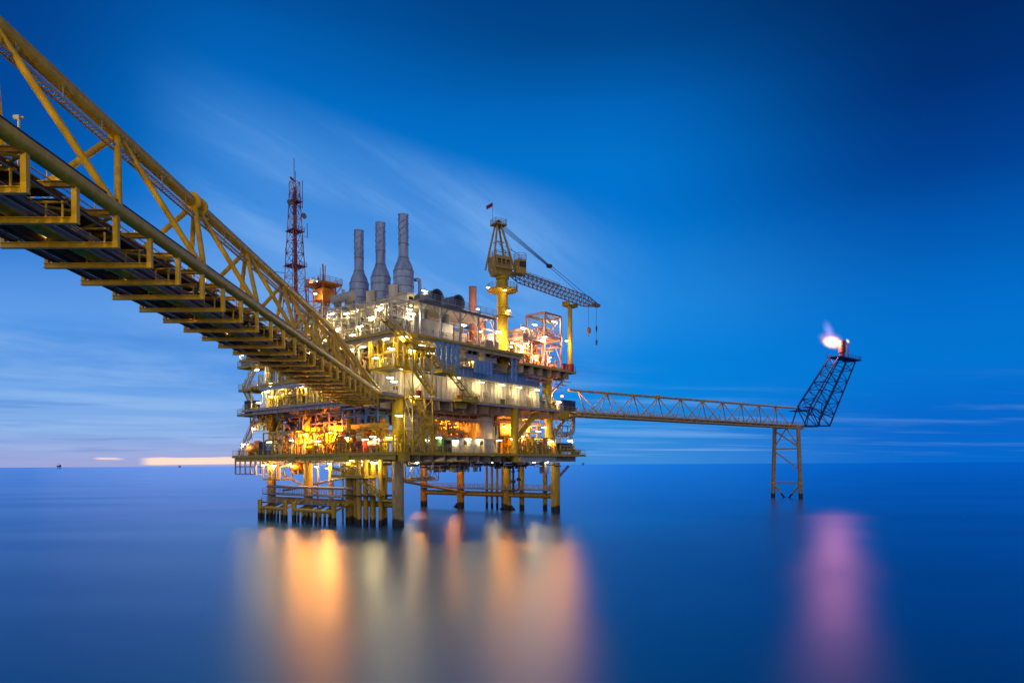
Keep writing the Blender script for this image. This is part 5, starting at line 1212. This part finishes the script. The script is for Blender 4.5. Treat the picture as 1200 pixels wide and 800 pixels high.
for x, y, lab in ((410,539,'left light of the row under the cellar deck by the conductors'),(424,540,'middle light of the row under the cellar deck by the conductors'),(438,541,'right light of the row under the cellar deck by the conductors')): LP(x,y,-1.4,lab,'w',200)
lamp(24,24,10.2,'light inside the hanging lattice rack','w',260)
# left end, upper levels
LP(284.5,415.5,-2.5,'white pole light on the uppermost escape landing','c',220,'pole'); LP(301,433,-2.2,'light below the uppermost escape landing','w',260); LP(303,471.5,-2.2,'double white light over the far left blue box','c',260); LP(317.5,449,-2.6,'light at the left end of the silver pipe','w',240); LP(303,451,-.5,'light behind the middle escape landing','c',120,'flood'); LP(318,464,-2.6,'lower light at the left end of the silver pipe','w',220); LP(372.5,456.5,-2.6,'light at the right end of the silver pipe','w',260)
for q, z, lab in ((32,30.2,'light high in the cream pipework at the far left'),(21,30.2,'light high in the cream pipework of the middle'),(16,24.6,'light over the white pipework behind the bridge end'),(23,24.4,'light over the yellow pipework below the silver pipe'),(30,24.4,'second light over the yellow pipework below the silver pipe'),(9,29.4,'light on the grey vertical pipe bundle'),(35,24.2,'light at the far left end of the main deck')): lamp(-2.3,q,z,lab,'w',260,rot=math.pi/2)
# weather deck
for x, y, lab in ((388.5,367.5,'light left of the rear stack frame'),(394,385.5,'light low in the cream rack'),(375,374.5,'light at the foot of the lookout tower'),(406,367,'light on the frame of the rear stack'),(422,382,'light in the middle of the pipe racks'),(435,371.5,'light above the middle stack frame'),(443.5,362,'light between the middle and nearest stacks'),(413,392,'light low on the racks above the bridge end')): LP(x,y,-2.2,lab,'w',300)
for x, y, lab in ((483,367,'light on the post at the left of the steel shelter'),(543,380.5,'light inside the steel shelter on its right part')): LQ(x,y,-1.6,lab,'c',300)
for p, q, z, lab in ((9.3,15.3,39.4,'light on the base of the middle stack'),(9.3,22.4,39.6,'light on the base of the rear stack'),(9.3,8.6,39.0,'light on the base of the nearest stack'),(6.4,27,38.5,'light on the rear side of the left rear stack'),(5,2.6,36.4,'light under the cream control cabin'),(7,1,39.6,'light on the cream control cabin roof')): lamp(p,q,z,lab,'w',330)
LP(372.5,329.5,4,'white light at the lookout tower top','w',120,'flood'); lamp(3,27,36.6,'warm light inside the lookout tower lattice','w',420,'flood'); lamp(2.0,25.4,42.2,'warm light under the lookout tower platform','w',260,'flood')
# salmon module
for x, y, q, lab in ((580,390,0,'left glaring light at the domed salmon vessel'),(586,388.5,0,'right glaring light at the domed salmon vessel'),(563,388,-1,'light at the right end of the shelter'),(575,396,2,'low light at the domed salmon vessel'),(560,362,6,'light at the salmon vent stack')): LQ(x,y,q,lab,'p',380,'flood')
for x, y, lab in ((611,405.5,'left glaring light under the salmon middle floor'),(618,402,'right glaring light under the salmon middle floor'),(600,401.5,'upper light right of the crane pedestal'),(599.5,406,'lower light right of the crane pedestal'),(644,418.5,'small light at the module deck edge'),(628,417,'light low in the module pipework')): LQ(x,y,-2.2,lab,'p',420,'flood')
for x, y, lab in ((613.5,384,'white pole light left of the portal frame'),(626.5,380,'white pole light beside the portal frame top'),(649.5,376.5,'white light under the portal frame hoist beam')): LQ(x,y,-1.5,lab,'c',200,'tube')
lamp(35.9,-2.9,35.4,'added light at the left post of the portal frame','p',380,'flood'); lamp(43.2,-2.9,35.6,'light at the right post of the portal frame','p',260,'flood'); lamp(39,0,34.9,'light under the floor of the portal frame','p',300,'flood'); LQ(667,402.5,-2,'white light on the boom rest post','c',120,'flood')  # left post lamp added to brighten the salmon frames
LQ(572,336.5,-1.4,'small white light on the crane ring platform','c',60,'flood'); lamp(CP[0]+.2,CP[1]-1.5,39.6,'yellow light on the crane pedestal collar','w',120,'flood'); lamp(CP[0]-1.9,CP[1]-2.2,43.0,'light under the crane ring platform','w',140,'flood'); lamp(28.6,-2.2,32.8,'light at the foot of the crane pedestal','w',260)
# lamps under the cellar deck that light the legs
for p, q, z, lab, col_, pw in ((38,37,10.55,'sodium light under the cellar deck by the far corner leg','s',600),(38,25,10.55,'sodium light under the cellar deck by the second far leg','s',420),(38,13,10.55,'warm light under the cellar deck by the third far leg','w',420),(39,2.5,10.5,'warm light under the cellar deck by the right corner leg','w',420),(-2.4,2.6,10.5,'warm light under the cellar deck by the near corner leg','w',420),(6,2,10.5,'warm light under the cellar deck right of the near corner leg','w',380),(-2.4,15,10.4,'warm light under the cellar deck left of the conductors','w',420),(-1.8,36,10.4,'sodium light under the cellar deck by the far left leg','s',480)): lamp(p,q,z,lab,col_,pw,'flood')
# unseen end of the neighbouring platform, its two floodlights added to light the bridge
nb = empty('unseen_neighbour_deck', 'added unseen end of the neighbouring platform deck where the bridge starts', 'deck', (-20.95,-12,20), 0)
MB().box(-9,-10,0,7,6,.2).build('deck_plate', GRT, nb)
for x in (-8.8,6.8): MB().ibeam((x,-10,-.45),(x,6,-.45),.8,.4).build('girder', YEL, nb); MB().tube((x,4,-24),(x,4,0),.6,14).build('leg', YLEG, nb)
MB().rail([(-9,6,.2),(-4,6,.2)]).rail([(4,6,.2),(7,6,.2),(7,-10,.2)]).build('railing', YEL, nb, smooth=False)
for x, z, lab, pw in ((6.6,5.5,'right added floodlight on the unseen neighbouring platform end',15000),(-8.4,-2.2,'left added floodlight on the unseen neighbouring platform end',9000)):
    MB().tube((x,5.6,min(.2,z)),(x,5.6,max(z-.1,.2)),.1,8).build('fill_lamp_mast', YEL, nb); lamp(-20.95+x,-6.2+.0,20+z-.4,lab,'w',pw,'flood',world=True,drop=.5)
ORD = 'first second third fourth fifth sixth seventh eighth ninth tenth eleventh'.split()
# walkway lamps added out of view behind the chord to light the truss
for k in range(11):
    y = 8+9.2*k; lamp(-20.95-.015*y+.8, y, zl(y)+1.32, f'{ORD[k]} added unseen walkway light from the near end of the yellow bridge', 'y', 170, 'flood', world=True, drop=.32)
for k in range(10):
    y = 25.6+7.2*k; lamp(-20.95-.015*y-.9, y, zl(y)-1.1, f'{ORD[k]} small light under the yellow bridge from its near end', 'y', 70, 'flood', world=True, drop=.3)
for x, y, lab in ((400,400,'added light on the rack behind the bridge portal'),(425,406,'added light left of the near corner stair landing'),(440,419,'added light on the grey pipe bundle'),(431,395,'added light below the weather deck edge left of the corner'),(452,397,'added light under the weather deck corner'),(382,398,'added light on the cream pipework above the bridge')): LP(x,y,-2.4,lab,'w',240)  # generic extra lamps put in to brighten the left face
for p, q, z, lab in ((-2.4,19,9.9,'light under the cellar deck above the longer boat landing'),(-2.4,26.5,10.0,'light under the cellar deck between the boat landings'),(1.5,9,9.9,'light above the conductor cluster')): lamp(p,q,z,lab,'w',330,'flood')
lamp(2,22,9.6,'second sodium light under the cellar deck over the risers','s',700,'flood')
